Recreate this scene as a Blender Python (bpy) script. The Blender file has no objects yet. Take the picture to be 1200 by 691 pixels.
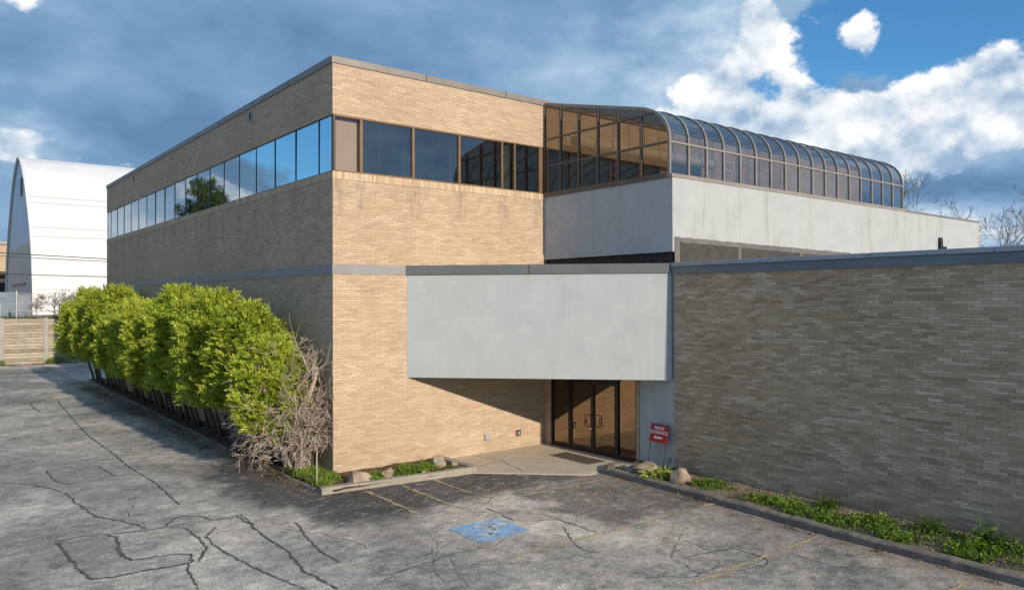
import bpy, bmesh, math, random
from mathutils import Vector, Matrix, Quaternion, noise as mnoise

R = math.radians
random.seed(7)
scene = bpy.context.scene
COL = scene.collection

# ------------------------------------------------------------------ camera
cam_data = bpy.data.cameras.new("camera")
cam = bpy.data.objects.new("camera", cam_data)
COL.objects.link(cam)
cam.location = (-9.417, -19.984, 5.0)
YAW, PITCH, ROLL = R(38.465), R(0.33), R(-0.157)
fw = Vector((math.sin(YAW) * math.cos(PITCH), math.cos(YAW) * math.cos(PITCH), math.sin(PITCH)))
rt = Vector((math.cos(YAW), -math.sin(YAW), 0))
up = rt.cross(fw)
r2 = rt * math.cos(ROLL) + up * math.sin(ROLL)
u2 = -rt * math.sin(ROLL) + up * math.cos(ROLL)
cam.rotation_euler = Matrix((r2, u2, -fw)).transposed().to_euler()
cam_data.sensor_width = 36.0
cam_data.lens = 892.8 / 1200 * 36.0
cam_data.clip_end = 3000
scene.camera = cam

# ------------------------------------------------------------------ exposure
scene.view_settings.view_transform = 'Standard'
scene.view_settings.look = 'None'
scene.view_settings.exposure = 0.3
scene.view_settings.gamma = 1.0
scene.view_settings.use_curve_mapping = False
scene.cycles.max_bounces = 8
scene.cycles.transparent_max_bounces = 16
scene.cycles.glossy_bounces = 4

# ------------------------------------------------------------------ sun
SUN_EL = R(19.3)
SUN_DIR = Vector((0.006, -1.0, 0)).normalized() * math.cos(SUN_EL) + Vector((0, 0, math.sin(SUN_EL)))
sl = bpy.data.lights.new("sun", 'SUN')
sl.energy = 4.2
sl.angle = R(0.5)
sl.color = (1.0, 0.86, 0.69)
so = bpy.data.objects.new("sun", sl)
COL.objects.link(so)
so.rotation_euler = SUN_DIR.to_track_quat('Z', 'Y').to_euler()
so.location = (0, -40, 40)


# ------------------------------------------------------------------ node helper
class NT:
    def __init__(s, tree):
        s.t = tree
        s.t.nodes.clear()

    def node(s, kind, **props):
        n = s.t.nodes.new(kind)
        for k, v in props.items():
            setattr(n, k, v)
        return n

    def set(s, sock, v):
        if isinstance(v, bpy.types.NodeSocket):
            s.t.links.new(v, sock)
        elif v is not None:
            if hasattr(sock, 'default_value') and not isinstance(v, (int, float)) and len(v) == 3 and len(sock.default_value) == 4:
                v = tuple(v) + (1.0,)
            sock.default_value = v

    def m(s, op, a, b=None, c=None, clamp=False):
        n = s.node('ShaderNodeMath', operation=op, use_clamp=clamp)
        for i, v in enumerate((a, b, c)):
            if v is not None:
                s.set(n.inputs[i], v)
        return n.outputs[0]

    def vm(s, op, a, b=None, out=0):
        n = s.node('ShaderNodeVectorMath', operation=op)
        s.set(n.inputs[0], a)
        if b is not None:
            s.set(n.inputs[1], b)
        return n.outputs[out]

    def step(s, x, lo, hi, a=0.0, b=1.0):
        n = s.node('ShaderNodeMapRange', interpolation_type='SMOOTHSTEP')
        s.set(n.inputs[0], x)
        s.set(n.inputs[1], lo); s.set(n.inputs[2], hi); s.set(n.inputs[3], a); s.set(n.inputs[4], b)
        return n.outputs[0]

    def noise(s, vec, scale, detail=3, rough=0.5, dist=0.0, dim='3D'):
        n = s.node('ShaderNodeTexNoise', noise_dimensions=dim)
        if vec is not None:
            s.set(n.inputs['Vector'], vec)
        s.set(n.inputs['Scale'], scale); s.set(n.inputs['Detail'], detail)
        s.set(n.inputs['Roughness'], rough); s.set(n.inputs['Distortion'], dist)
        return n.outputs[0]

    def mix(s, f, a, b, blend='MIX'):
        n = s.node('ShaderNodeMix', data_type='RGBA', blend_type=blend)
        s.set(n.inputs[0], f); s.set(n.inputs[6], a); s.set(n.inputs[7], b)
        return n.outputs[2]

    def ramp(s, f, stops, interp='LINEAR'):
        n = s.node('ShaderNodeValToRGB')
        cr = n.color_ramp
        cr.interpolation = interp
        while len(cr.elements) < len(stops):
            cr.elements.new(0.5)
        for e, (p, c) in zip(cr.elements, stops):
            e.position = p
            e.color = tuple(c) + (1.0,) if len(c) == 3 else c
        s.set(n.inputs[0], f)
        return n.outputs[0]

    def comb(s, x, y, z=0.0):
        n = s.node('ShaderNodeCombineXYZ')
        s.set(n.inputs[0], x); s.set(n.inputs[1], y); s.set(n.inputs[2], z)
        return n.outputs[0]

    def sep(s, v):
        n = s.node('ShaderNodeSeparateXYZ')
        s.set(n.inputs[0], v)
        return n.outputs

    def coord(s, which='Object'):
        return s.node('ShaderNodeTexCoord').outputs[which]

    def bump(s, h, strength=0.4, dist=0.01):
        n = s.node('ShaderNodeBump')
        s.set(n.inputs['Strength'], strength); s.set(n.inputs['Distance'], dist); s.set(n.inputs['Height'], h)
        return n.outputs[0]

    def principled(s, color, rough=0.8, metal=0.0, spec=0.4, normal=None, **extra):
        p = s.node('ShaderNodeBsdfPrincipled')
        s.set(p.inputs['Base Color'], color); s.set(p.inputs['Roughness'], rough)
        s.set(p.inputs['Metallic'], metal); s.set(p.inputs['Specular IOR Level'], spec)
        if normal is not None:
            s.set(p.inputs['Normal'], normal)
        return p.outputs[0]

    def out(s, shader):
        o = s.node('ShaderNodeOutputMaterial')
        s.t.links.new(shader, o.inputs[0])


def new_mat(name):
    m = bpy.data.materials.new(name)
    m.use_nodes = True
    return m, NT(m.node_tree)


# ------------------------------------------------------------------ world: Nishita sky with clouds laid out by direction
world = bpy.data.worlds.new("World")
scene.world = world
world.use_nodes = True
world.cycles.sampling_method = 'MANUAL'
world.cycles.sample_map_resolution = 256
w = NT(world.node_tree)
sky = w.node('ShaderNodeTexSky', sky_type='NISHITA', sun_disc=False)
sky.sun_elevation = SUN_EL
sky.sun_rotation = math.atan2(SUN_DIR.x, SUN_DIR.y)
sky.altitude = 150
sky.air_density = 1.0
sky.dust_density = 0.6
sky.ozone_density = 2.5
D = w.coord('Generated')
dx, dy, dz = w.sep(D)[0:3]
# azimuth measured from a fixed compass heading, and elevation, both in degrees
HEAD = R(38.465)
ax = w.m('SUBTRACT', w.m('MULTIPLY', dx, math.cos(HEAD)), w.m('MULTIPLY', dy, math.sin(HEAD)))
ay = w.m('ADD', w.m('MULTIPLY', dx, math.sin(HEAD)), w.m('MULTIPLY', dy, math.cos(HEAD)))
AZ = w.m('MULTIPLY', w.m('ARCTAN2', ax, ay), 180 / math.pi)
EL = w.m('MULTIPLY', w.m('ARCSINE', w.m('MINIMUM', dz, 0.9999)), 180 / math.pi)
# wobble so that no bank has a smooth edge
P1 = w.vm('MULTIPLY', D, (1.0, 1.0, 1.9))
wob = w.m('MULTIPLY', w.m('SUBTRACT', w.noise(P1, 7.0, 3, 0.6), 0.5), 9.0)
wob2 = w.m('MULTIPLY', w.m('SUBTRACT', w.noise(w.vm('ADD', P1, (3.7, 1.2, 5.5)), 7.0, 3, 0.6), 0.5), 7.0)
AZw = w.m('ADD', AZ, wob)
ELw = w.m('ADD', EL, wob2)


def blob(az, el, raz, rel, weight=1.0, warp=True, tilt=0.0):
    a = w.m('SUBTRACT', AZw if warp else AZ, az)
    e = w.m('SUBTRACT', ELw if warp else EL, el)
    if tilt:
        e = w.m('SUBTRACT', e, w.m('MULTIPLY', a, tilt))
    a = w.m('DIVIDE', a, raz)
    e = w.m('DIVIDE', e, rel)
    q = w.m('ADD', w.m('MULTIPLY', a, a), w.m('MULTIPLY', e, e))
    return w.m('MULTIPLY', w.m('EXPONENT', w.m('MULTIPLY', q, -1.0)), weight)


def total(parts):
    acc = parts[0]
    for p in parts[1:]:
        acc = w.m('ADD', acc, p)
    return acc


fbm = w.noise(P1, 6.0, 7, 0.56, 0.0)
puff = w.noise(w.vm('ADD', P1, (8.1, 2.3, 0.7)), 11.0, 5, 0.55, 0.0)
SKYCLEAR = [(25.5, 18.5, 9.0, 3.0, 1.15), (20.0, 13.8, 3.6, 1.5, 0.9), (33.0, 17.5, 8.0, 4.0, 1.0), (-62.0, 12.5, 4.5, 3.2, 0.95)]
BANK = [(27.0, 9.5, 9.0, 3.2, 0.55), (33.5, 11.5, 4.0, 3.4, 0.6), (18.0, 20.0, 4.0, 3.0, 0.4),
        (12.0, 13.0, 9.0, 3.0, 0.3), (-14.0, 14.0, 22.0, 14.0, 0.5)]
cover = w.m('ADD', w.m('MULTIPLY', w.m('SUBTRACT', fbm, 0.5), 1.6), 0.78)
cover = w.m('SUBTRACT', cover, total([blob(*b) for b in SKYCLEAR]))
cover = w.m('ADD', cover, total([blob(*b) for b in BANK]))
alpha = w.step(cover, 0.30, 0.62)
WHITE = [(7.0, 16.0, 9.0, 3.6, 0.20), (14.0, 17.5, 4.0, 3.5, 0.16), (-33.0, 18.5, 5.5, 2.0, 0.22), (-33.5, 9.6, 4.0, 1.5, 0.3), (-24.0, 15.0, 9.0, 3.0, 0.05),
         (32.0, 4.6, 5.0, 1.4, 0.42), (27.0, 5.5, 2.5, 1.6, 0.25), (-7.0, 21.0, 4.0, 1.4, 0.16), (-49.5, 5.0, 4.0, 3.0, 0.35)]
DARK = [(31.0, 7.2, 8.0, 1.1, 0.30, False), (-14.0, 17.0, 15.0, 6.0, 0.16), (-24.0, 11.5, 9.0, 1.7, 0.22), (5.0, 20.5, 7.0, 3.0, 0.06),
        (105.0, 14.0, 40.0, 16.0, 0.22), (-44.0, 20.0, 12.0, 7.0, 0.3)]
lum = w.m('ADD', w.m('MULTIPLY', w.m('SUBTRACT', puff, 0.5), w.step(AZ, 2.0, 14.0, 0.5, 1.0)), 0.25)
lum = w.m('ADD', lum, w.m('MULTIPLY', w.m('SUBTRACT', fbm, 0.5), 0.22))
lum = w.m('ADD', lum, total([blob(*b) for b in WHITE]))
lum = w.m('SUBTRACT', lum, total([blob(*b) for b in DARK]))
ccol = w.ramp(lum, [(0.0, (0.108, 0.21, 0.367)), (0.22, (0.17, 0.30, 0.472)), (0.45, (0.322, 0.455, 0.607)), (0.66, (0.58, 0.66, 0.74)), (0.9, (0.88, 0.88, 0.87))])
skycol = w.node('ShaderNodeMix', data_type='RGBA', blend_type='MULTIPLY')
w.set(skycol.inputs[0], 1.0)
w.set(skycol.inputs[6], sky.outputs[0])
SKY_STRENGTH = 0.075
w.set(skycol.inputs[7], (SKY_STRENGTH * 0.72, SKY_STRENGTH * 1.38, SKY_STRENGTH * 1.75))
final = w.mix(alpha, skycol.outputs[2], ccol)


P2 = w.vm('MULTIPLY', D, (1.0, 1.0, 1.3))


def creases(offset, scale, detail):
    """ridged noise: high in the folds between the puffs of a cumulus, low on their crowns"""
    v = w.node('ShaderNodeTexNoise', noise_type='RIDGED_MULTIFRACTAL', normalize=True)
    w.set(v.inputs['Vector'], w.vm('ADD', P2, offset))
    v.inputs['Scale'].default_value = scale; v.inputs['Detail'].default_value = detail
    v.inputs['Roughness'].default_value = 0.55; v.inputs['Lacunarity'].default_value = 2.1
    v.inputs['Offset'].default_value = 0.9; v.inputs['Gain'].default_value = 1.6
    return v.outputs[0]


fold = creases((2.0, 0.0, 0.0), 9.0, 4.0)
edge = w.noise(w.vm('ADD', P2, (1.3, 4.4, 2.0)), 13.0, 7, 0.58)
edge_up = w.noise(w.vm('ADD', P2, (1.3, 4.4, 2.025)), 13.0, 3, 0.55)
HEAP = [(29.0, 11.0, 6.5, 2.6, 1.15, False), (32.4, 12.9, 3.2, 2.4, 0.95, False), (22.5, 11.3, 6.5, 2.2, 1.0, False), (13.5, 12.0, 5.0, 2.4, 0.62, False),
        (18.4, 18.6, 2.4, 2.8, 0.85, False), (15.0, 15.2, 3.8, 2.4, 0.72, False), (24.4, 17.2, 1.9, 1.4, 0.58, False),
        (-33.6, 18.8, 3.4, 1.1, 0.57, False), (-33.6, 9.6, 3.2, 1.3, 0.7, False), (-56.0, 7.6, 4.2, 1.1, 0.75, False)]
heap = total([blob(*b) for b in HEAP])
field = w.m('ADD', heap, w.m('MULTIPLY', w.m('SUBTRACT', edge, 0.5), 1.65))
aheap = w.step(field, 0.34, 0.54)
hl = w.m('ADD', w.m('MULTIPLY', w.m('SUBTRACT', edge, edge_up), 1.7), w.m('SUBTRACT', 0.80, w.m('MULTIPLY', fold, 0.36)))
hl = w.m('ADD', hl, w.m('MULTIPLY', w.m('SUBTRACT', edge, 0.5), 0.7))
# flat grey-blue undersides
hl = w.m('SUBTRACT', hl, total([blob(31.0, 8.4, 8.0, 1.0, 0.45, False), blob(19.0, 9.0, 6.0, 0.9, 0.25, False), blob(10.0, 12.0, 4.0, 4.0, 0.22)]))
hcol = w.ramp(hl, [(0.08, (0.27, 0.39, 0.54)), (0.34, (0.47, 0.56, 0.66)), (0.56, (0.66, 0.705, 0.75)), (0.86, (0.90, 0.90, 0.89))])
final = w.mix(aheap, final, hcol)
# scaled so that the Background itself runs at a daylight strength
STR = 0.1
final = w.vm('SCALE', final)
final.node.inputs['Scale'].default_value = 1.0 / STR
bg = w.node('ShaderNodeBackground')
w.set(bg.inputs[0], final)
bg.inputs[1].default_value = STR
wo = w.node('ShaderNodeOutputWorld')
w.t.links.new(bg.outputs[0], wo.inputs[0])


# ------------------------------------------------------------------ mesh helper
class MB:
    """Collects quads and tubes with UVs in metres; build() links them as ONE mesh object."""

    def __init__(s):
        s.v = []; s.f = []; s.uv = []; s.mi = []

    def face(s, pts, uvs=None, mi=0):
        b = len(s.v)
        s.v += [tuple(p) for p in pts]
        s.f.append(tuple(range(b, b + len(pts))))
        if uvs is None:
            n = (Vector(pts[1]) - Vector(pts[0])).cross(Vector(pts[2]) - Vector(pts[1]))
            a = [abs(c) for c in n]
            if a[2] >= a[0] and a[2] >= a[1]:
                uvs = [(p[0], p[1]) for p in pts]
            elif a[0] > a[1] * 1.5:
                uvs = [(p[1], p[2]) for p in pts]
            elif a[1] > a[0] * 1.5:
                uvs = [(p[0], p[2]) for p in pts]
            else:
                uvs = [((p[0] - p[1]) * 0.7071, p[2]) for p in pts]
        s.uv.append(uvs); s.mi.append(mi)

    def box(s, x0, x1, y0, y1, z0, z1, mi=0, skip=''):
        if 'b' not in skip: s.face([(x0, y0, z0), (x0, y1, z0), (x1, y1, z0), (x1, y0, z0)], mi=mi)
        if 't' not in skip: s.face([(x0, y0, z1), (x1, y0, z1), (x1, y1, z1), (x0, y1, z1)], mi=mi)
        if 'S' not in skip: s.face([(x0, y0, z0), (x1, y0, z0), (x1, y0, z1), (x0, y0, z1)], mi=mi)
        if 'N' not in skip: s.face([(x1, y1, z0), (x0, y1, z0), (x0, y1, z1), (x1, y1, z1)], mi=mi)
        if 'W' not in skip: s.face([(x0, y1, z0), (x0, y0, z0), (x0, y0, z1), (x0, y1, z1)], mi=mi)
        if 'E' not in skip: s.face([(x1, y0, z0), (x1, y1, z0), (x1, y1, z1), (x1, y0, z1)], mi=mi)
        return s

    def prism(s, poly, z0, z1, mi=0):
        """poly counter-clockwise seen from above"""
        n = len(poly)
        s.face([(p[0], p[1], z1) for p in poly], mi=mi)
        s.face([(p[0], p[1], z0) for p in reversed(poly)], mi=mi)
        for i in range(n):
            a, b = poly[i], poly[(i + 1) % n]
            s.face([(a[0], a[1], z0), (b[0], b[1], z0), (b[0], b[1], z1), (a[0], a[1], z1)], mi=mi)
        return s

    def tube(s, pts, radii, n=6, mi=0, cap=True):
        pts = [Vector(p) for p in pts]
        if not isinstance(radii, (list, tuple)):
            radii = [radii] * len(pts)
        b = len(s.v)
        ref = Vector((0.31, 0.17, 0.93))
        ln = 0.0
        rows = []
        for i, p in enumerate(pts):
            t = (pts[min(i + 1, len(pts) - 1)] - pts[max(i - 1, 0)])
            t = t.normalized() if t.length > 1e-9 else Vector((0, 0, 1))
            a = t.cross(ref)
            if a.length < 1e-3:
                a = t.cross(Vector((1, 0, 0)))
            a.normalize()
            c = t.cross(a)
            if i:
                ln += (p - pts[i - 1]).length
            rows.append(ln)
            for k in range(n):
                an = 2 * math.pi * k / n
                s.v.append(tuple(p + (a * math.cos(an) + c * math.sin(an)) * radii[i]))
        for i in range(len(pts) - 1):
            for k in range(n):
                k2 = (k + 1) % n
                s.f.append((b + i * n + k, b + i * n + k2, b + (i + 1) * n + k2, b + (i + 1) * n + k))
                s.uv.append([(k / n, rows[i]), ((k + 1) / n, rows[i]), ((k + 1) / n, rows[i + 1]), (k / n, rows[i + 1])])
                s.mi.append(mi)
        if cap:
            for q, rev in ((0, False), (len(pts) - 1, True)):
                idx = [b + q * n + k for k in range(n)]
                if not rev:
                    idx.reverse()
                s.f.append(tuple(idx)); s.uv.append([(0, 0)] * n); s.mi.append(mi)
        return s

    def mesh(s, name, mats, smooth=False):
        me = bpy.data.meshes.new(name)
        me.from_pydata(s.v, [], s.f)
        l = me.uv_layers.new(name="metres")
        flat = []
        for u in s.uv:
            for p in u:
                flat += [p[0], p[1]]
        l.data.foreach_set('uv', flat)
        if not isinstance(mats, (list, tuple)):
            mats = [mats]
        for m in mats:
            me.materials.append(m)
        me.polygons.foreach_set('material_index', s.mi)
        if smooth:
            me.polygons.foreach_set('use_smooth', [True] * len(s.f))
        me.update()
        return me

    def build(s, name, mats, parent=None, smooth=False, bevel=0.0, loc=None):
        return link(name, s.mesh(name, mats, smooth), parent, bevel, loc)


def link(name, me, parent=None, bevel=0.0, loc=None):
    o = bpy.data.objects.new(name, me)
    COL.objects.link(o)
    if parent is not None:
        o.parent = parent
    if loc is not None:
        o.location = loc
    if bevel:
        # weld first so that box edges are real edges
        bm = bmesh.new(); bm.from_mesh(me)
        bmesh.ops.remove_doubles(bm, verts=bm.verts, dist=1e-4)
        bm.to_mesh(me); bm.free()
        mod = o.modifiers.new('bevel', 'BEVEL')
        mod.width = bevel; mod.segments = 2; mod.limit_method = 'ANGLE'
    return o


def thing(name, label, cat, loc=(0, 0, 0), rotz=0.0, group=None):
    o = bpy.data.objects.new(name, None)
    COL.objects.link(o)
    o.location = loc
    o.rotation_euler = (0, 0, rotz)
    o.empty_display_size = 0.3
    return tag(o, label, cat, group)


def tag(o, label=None, cat=None, group=None, kind=None):
    if label: o['label'] = label
    if cat: o['category'] = cat
    if group: o['group'] = group
    if kind: o['kind'] = kind
    return o


def struct(o):
    o['kind'] = 'structure'
    return o


def clone(root, loc=None, rotz=None, label=None, scale=None):
    c = root.copy(); COL.objects.link(c)
    for ch in root.children:
        d = ch.copy(); COL.objects.link(d); d.parent = c
        for g in ch.children:
            e = g.copy(); COL.objects.link(e); e.parent = d
    if loc is not None: c.location = loc
    if rotz is not None: c.rotation_euler = (0, 0, rotz)
    if scale is not None: c.scale = scale
    if label: c['label'] = label
    return c


# ------------------------------------------------------------------ materials
def brick_mat(name, stain_period=None, stain_off=0.0, stain_list=None, stain_top=8.42, rough_mix=False):
    m, n = new_mat(name)
    uv = n.coord('UV')
    u, v = n.sep(uv)[0:2]
    row = n.m('FLOOR', n.m('DIVIDE', v, 0.0677))
    fv = n.m('FRACT', n.m('DIVIDE', v, 0.0677))
    jig = n.node('ShaderNodeTexWhiteNoise', noise_dimensions='1D')
    n.set(jig.inputs['W'], row)
    uo = n.m('ADD', n.m('DIVIDE', u, 0.3048), n.m('ADD', n.m('MULTIPLY', n.m('FLOORED_MODULO', row, 2.0), 0.5), n.m('MULTIPLY', jig.outputs[0], 0.22)))
    colm = n.m('FLOOR', uo)
    fu = n.m('FRACT', uo)
    wn = n.node('ShaderNodeTexWhiteNoise', noise_dimensions='2D')
    n.set(wn.inputs['Vector'], n.comb(colm, row))
    # neighbouring bricks come from the same batch now and then
    batch = n.noise(n.comb(n.m('MULTIPLY', colm, 0.21), n.m('MULTIPLY', row, 0.16)), 1.0, 2, 0.5, dim='2D')
    tone = n.m('ADD', n.m('MULTIPLY', wn.outputs[0], 0.62), n.m('MULTIPLY', batch, 0.40))
    if rough_mix:     # the wing's batch is more mixed
        stops = [(0.10, (0.29, 0.215, 0.152)), (0.30, (0.415, 0.31, 0.215)), (0.50, (0.465, 0.35, 0.247)), (0.70, (0.525, 0.405, 0.296)), (0.88, (0.65, 0.525, 0.41))]
    else:
        stops = [(0.08, (0.395, 0.302, 0.212)), (0.30, (0.462, 0.352, 0.247)), (0.52, (0.50, 0.384, 0.272)), (0.74, (0.53, 0.413, 0.298)), (0.95, (0.60, 0.482, 0.365))]
    c = n.ramp(tone, stops)
    grain = n.noise(n.coord('Object'), 45.0, 3, 0.6)
    c = n.mix(1.0, c, n.ramp(grain, [(0.3, (0.86, 0.86, 0.86)), (0.7, (1.1, 1.1, 1.1))]), 'MULTIPLY')
    big = n.noise(uv, 0.35, 4, 0.6)
    c = n.mix(1.0, c, n.ramp(big, [(0.3, (0.90, 0.89, 0.88)), (0.7, (1.06, 1.06, 1.06))]), 'MULTIPLY')
    mu = n.m('LESS_THAN', fu, 0.032)
    mv = n.m('LESS_THAN', fv, 0.13)
    mort = n.m('MAXIMUM', mu, mv)
    c = n.mix(n.m('MULTIPLY', mort, 0.8), c, (0.29, 0.222, 0.16))
    damp = n.m('MULTIPLY', n.step(v, 0.1, 0.75, 1.0, 0.0), n.step(n.noise(n.comb(n.m('MULTIPLY', u, 0.9), n.m('MULTIPLY', v, 1.2)), 1.0, 5, 0.65, dim='2D'), 0.38, 0.62))
    c = n.mix(n.m('MULTIPLY', damp, 0.35 if rough_mix else 0.16), c, (0.17, 0.14, 0.11))
    if stain_period or stain_list:
        if stain_period:
            q = n.m('FRACT', n.m('ADD', n.m('DIVIDE', n.m('SUBTRACT', u, stain_off), stain_period), 0.5))
            dist = n.m('MULTIPLY', n.m('ABSOLUTE', n.m('SUBTRACT', q, 0.5)), stain_period)
        else:
            dist = None
            for s0 in stain_list:
                d = n.m('ABSOLUTE', n.m('SUBTRACT', u, s0))
                dist = d if dist is None else n.m('MINIMUM', dist, d)
        nz = n.noise(n.comb(n.m('MULTIPLY', u, 9.0), n.m('MULTIPLY', v, 1.6)), 1.0, 4, 0.65, dim='2D')
        wide = n.step(dist, 0.04, 0.34, 1.0, 0.0)
        below = n.m('MULTIPLY', n.step(v, stain_top - 1.7, stain_top - 0.1, 0.0, 1.0), n.m('LESS_THAN', v, stain_top))
        st = n.m('MULTIPLY', n.m('MULTIPLY', wide, below), n.step(nz, 0.36, 0.62))
        line = n.m('MULTIPLY', n.step(v, stain_top - 0.5, stain_top - 0.02, 0.0, 1.0), n.m('LESS_THAN', v, stain_top))
        st2 = n.m('MULTIPLY', line, n.step(n.noise(n.comb(n.m('MULTIPLY', u, 4.0), n.m('MULTIPLY', v, 5.0)), 1.0, 5, 0.7, dim='2D'), 0.5, 0.72))
        st = n.m('MAXIMUM', n.m('MULTIPLY', st, 0.42), n.m('MULTIPLY', st2, 0.25))
        c = n.mix(st, c, (0.13, 0.115, 0.10))
    h = n.m('ADD', n.m('SUBTRACT', 1.0, mort), n.m('MULTIPLY', grain, 0.35))
    h = n.m('ADD', h, n.m('MULTIPLY', wn.outputs[0], 0.35))
    n.out(n.principled(c, 0.9, spec=0.2, normal=n.bump(h, 0.8, 0.008)))
    return m


def soldier_mat(name):
    m, n = new_mat(name)
    u, v = n.sep(n.coord('UV'))[0:2]
    uo = n.m('DIVIDE', u, 0.0677)
    wn = n.node('ShaderNodeTexWhiteNoise', noise_dimensions='1D')
    n.set(wn.inputs['W'], n.m('FLOOR', uo))
    c = n.ramp(wn.outputs[0], [(0.0, (0.40, 0.29, 0.19)), (0.5, (0.50, 0.38, 0.25)), (1.0, (0.60, 0.48, 0.35))])
    mort = n.m('LESS_THAN', n.m('FRACT', uo), 0.14)
    c = n.mix(n.m('MULTIPLY', mort, 0.7), c, (0.36, 0.28, 0.2))
    dirt = n.noise(n.coord('UV'), 2.2, 5, 0.7)
    c = n.mix(n.step(dirt, 0.52, 0.75, 0.0, 0.45), c, (0.2, 0.17, 0.13))
    n.out(n.principled(c, 0.9, spec=0.2, normal=n.bump(n.m('SUBTRACT', 1.0, mort), 0.5, 0.006)))
    return m


def stucco_mat(name, col, streak=0.25, streak_scale=1.0, stain=(0.30, 0.30, 0.27), patch=0.0):
    m, n = new_mat(name)
    uv = n.coord('UV')
    u, v = n.sep(uv)[0:2]
    st = n.noise(n.comb(n.m('MULTIPLY', u, 3.2 * streak_scale), n.m('MULTIPLY', v, 0.28)), 1.0, 5, 0.65, dim='2D')
    st2 = n.noise(n.comb(n.m('MULTIPLY', u, 0.8), n.m('MULTIPLY', v, 0.15)), 1.0, 3, 0.5, dim='2D')
    msk = n.m('MULTIPLY', n.step(st, 0.46, 0.64), n.step(st2, 0.44, 0.62))
    c = n.mix(n.m('MULTIPLY', msk, streak), col, stain)
    mot = n.noise(uv, 1.3, 6, 0.65)
    c = n.mix(1.0, c, n.ramp(mot, [(0.3, (0.91, 0.915, 0.92)), (0.7, (1.05, 1.05, 1.05))]), 'MULTIPLY')
    if patch:
        pn = n.noise(uv, 2.6, 8, 0.75, 0.8)
        c = n.mix(n.m('MULTIPLY', n.step(pn, 0.55, 0.66), patch), c, tuple(min(1, k * 1.5) for k in col))
    fine = n.noise(n.coord('Object'), 60.0, 3, 0.6)
    h = n.m('ADD', n.m('MULTIPLY', fine, 0.5), n.m('MULTIPLY', mot, 1.0))
    n.out(n.principled(c, 0.85, spec=0.25, normal=n.bump(h, 0.35, 0.01)))
    return m


def plain_mat(name, col, rough=0.6, metal=0.0, spec=0.4, var=0.12, scale=3.0, bumps=0.0, bscale=30.0):
    m, n = new_mat(name)
    q = n.noise(n.coord('Object'), scale, 5, 0.6)
    lo = tuple(max(0, k * (1 - var)) for k in col)
    hi = tuple(min(1, k * (1 + var)) for k in col)
    c = n.ramp(q, [(0.3, lo), (0.7, hi)])
    nrm = None
    if bumps:
        nrm = n.bump(n.noise(n.coord('Object'), bscale, 4, 0.6), bumps, 0.01)
    n.out(n.principled(c, rough, metal, spec, nrm))
    return m


def glass_mat(name, gl_col, gl_fac, under, kind='dark', rough=0.0, wavy=0.0, slant=0.55):
    """tinted pane: mirror coat over either a dark backing or a see-through tint; stronger towards grazing"""
    m, n = new_mat(name)
    nrm = None
    if wavy:
        nrm = n.bump(n.noise(n.coord('Object'), 0.9, 2, 0.5), wavy, 0.02)
    g = n.node('ShaderNodeBsdfGlossy')
    n.set(g.inputs['Color'], gl_col); g.inputs['Roughness'].default_value = rough
    if nrm: n.set(g.inputs['Normal'], nrm)
    if kind == 'dark':
        b = n.node('ShaderNodeBsdfDiffuse'); n.set(b.inputs[0], under)
    else:
        b = n.node('ShaderNodeBsdfTransparent'); n.set(b.inputs[0], under)
    fr = n.node('ShaderNodeLayerWeight'); fr.inputs[0].default_value = 0.35
    fac = n.m('ADD', gl_fac, n.m('MULTIPLY', fr.outputs['Facing'], (1 - gl_fac) * slant), clamp=True)
    mx = n.node('ShaderNodeMixShader')
    n.set(mx.inputs[0], fac)
    n.t.links.new(b.outputs[0], mx.inputs[1]); n.t.links.new(g.outputs[0], mx.inputs[2])
    n.out(mx.outputs[0])
    return m


def leaf_mat(name, stops, trans=0.3, rough=0.55):
    m, n = new_mat(name)
    rnd = n.node('ShaderNodeNewGeometry').outputs['Random Per Island']
    oi = n.node('ShaderNodeObjectInfo').outputs['Random']
    cl = n.noise(n.coord('Object'), 2.1, 3, 0.6)
    f = n.m('ADD', n.m('MULTIPLY', rnd, 0.55), n.m('ADD', n.m('MULTIPLY', cl, 0.5), n.m('MULTIPLY', n.m('SUBTRACT', oi, 0.5), 0.14)))
    c = n.ramp(f, stops)
    p = n.node('ShaderNodeBsdfPrincipled')
    n.set(p.inputs['Base Color'], c); p.inputs['Roughness'].default_value = rough
    p.inputs['Specular IOR Level'].default_value = 0.25
    tr = n.node('ShaderNodeBsdfTranslucent'); n.set(tr.inputs[0], c)
    mx = n.node('ShaderNodeMixShader'); mx.inputs[0].default_value = trans
    n.t.links.new(p.outputs[0], mx.inputs[1]); n.t.links.new(tr.outputs[0], mx.inputs[2])
    n.out(mx.outputs[0])
    return m


def bark_mat(name, lo, hi):
    m, n = new_mat(name)
    u, v = n.sep(n.coord('UV'))[0:2]
    q = n.noise(n.comb(n.m('MULTIPLY', u, 9.0), n.m('MULTIPLY', v, 2.5)), 1.0, 5, 0.7, dim='2D')
    c = n.ramp(q, [(0.3, lo), (0.7, hi)])
    n.out(n.principled(c, 0.9, spec=0.15, normal=n.bump(q, 0.6, 0.02)))
    return m


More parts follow.
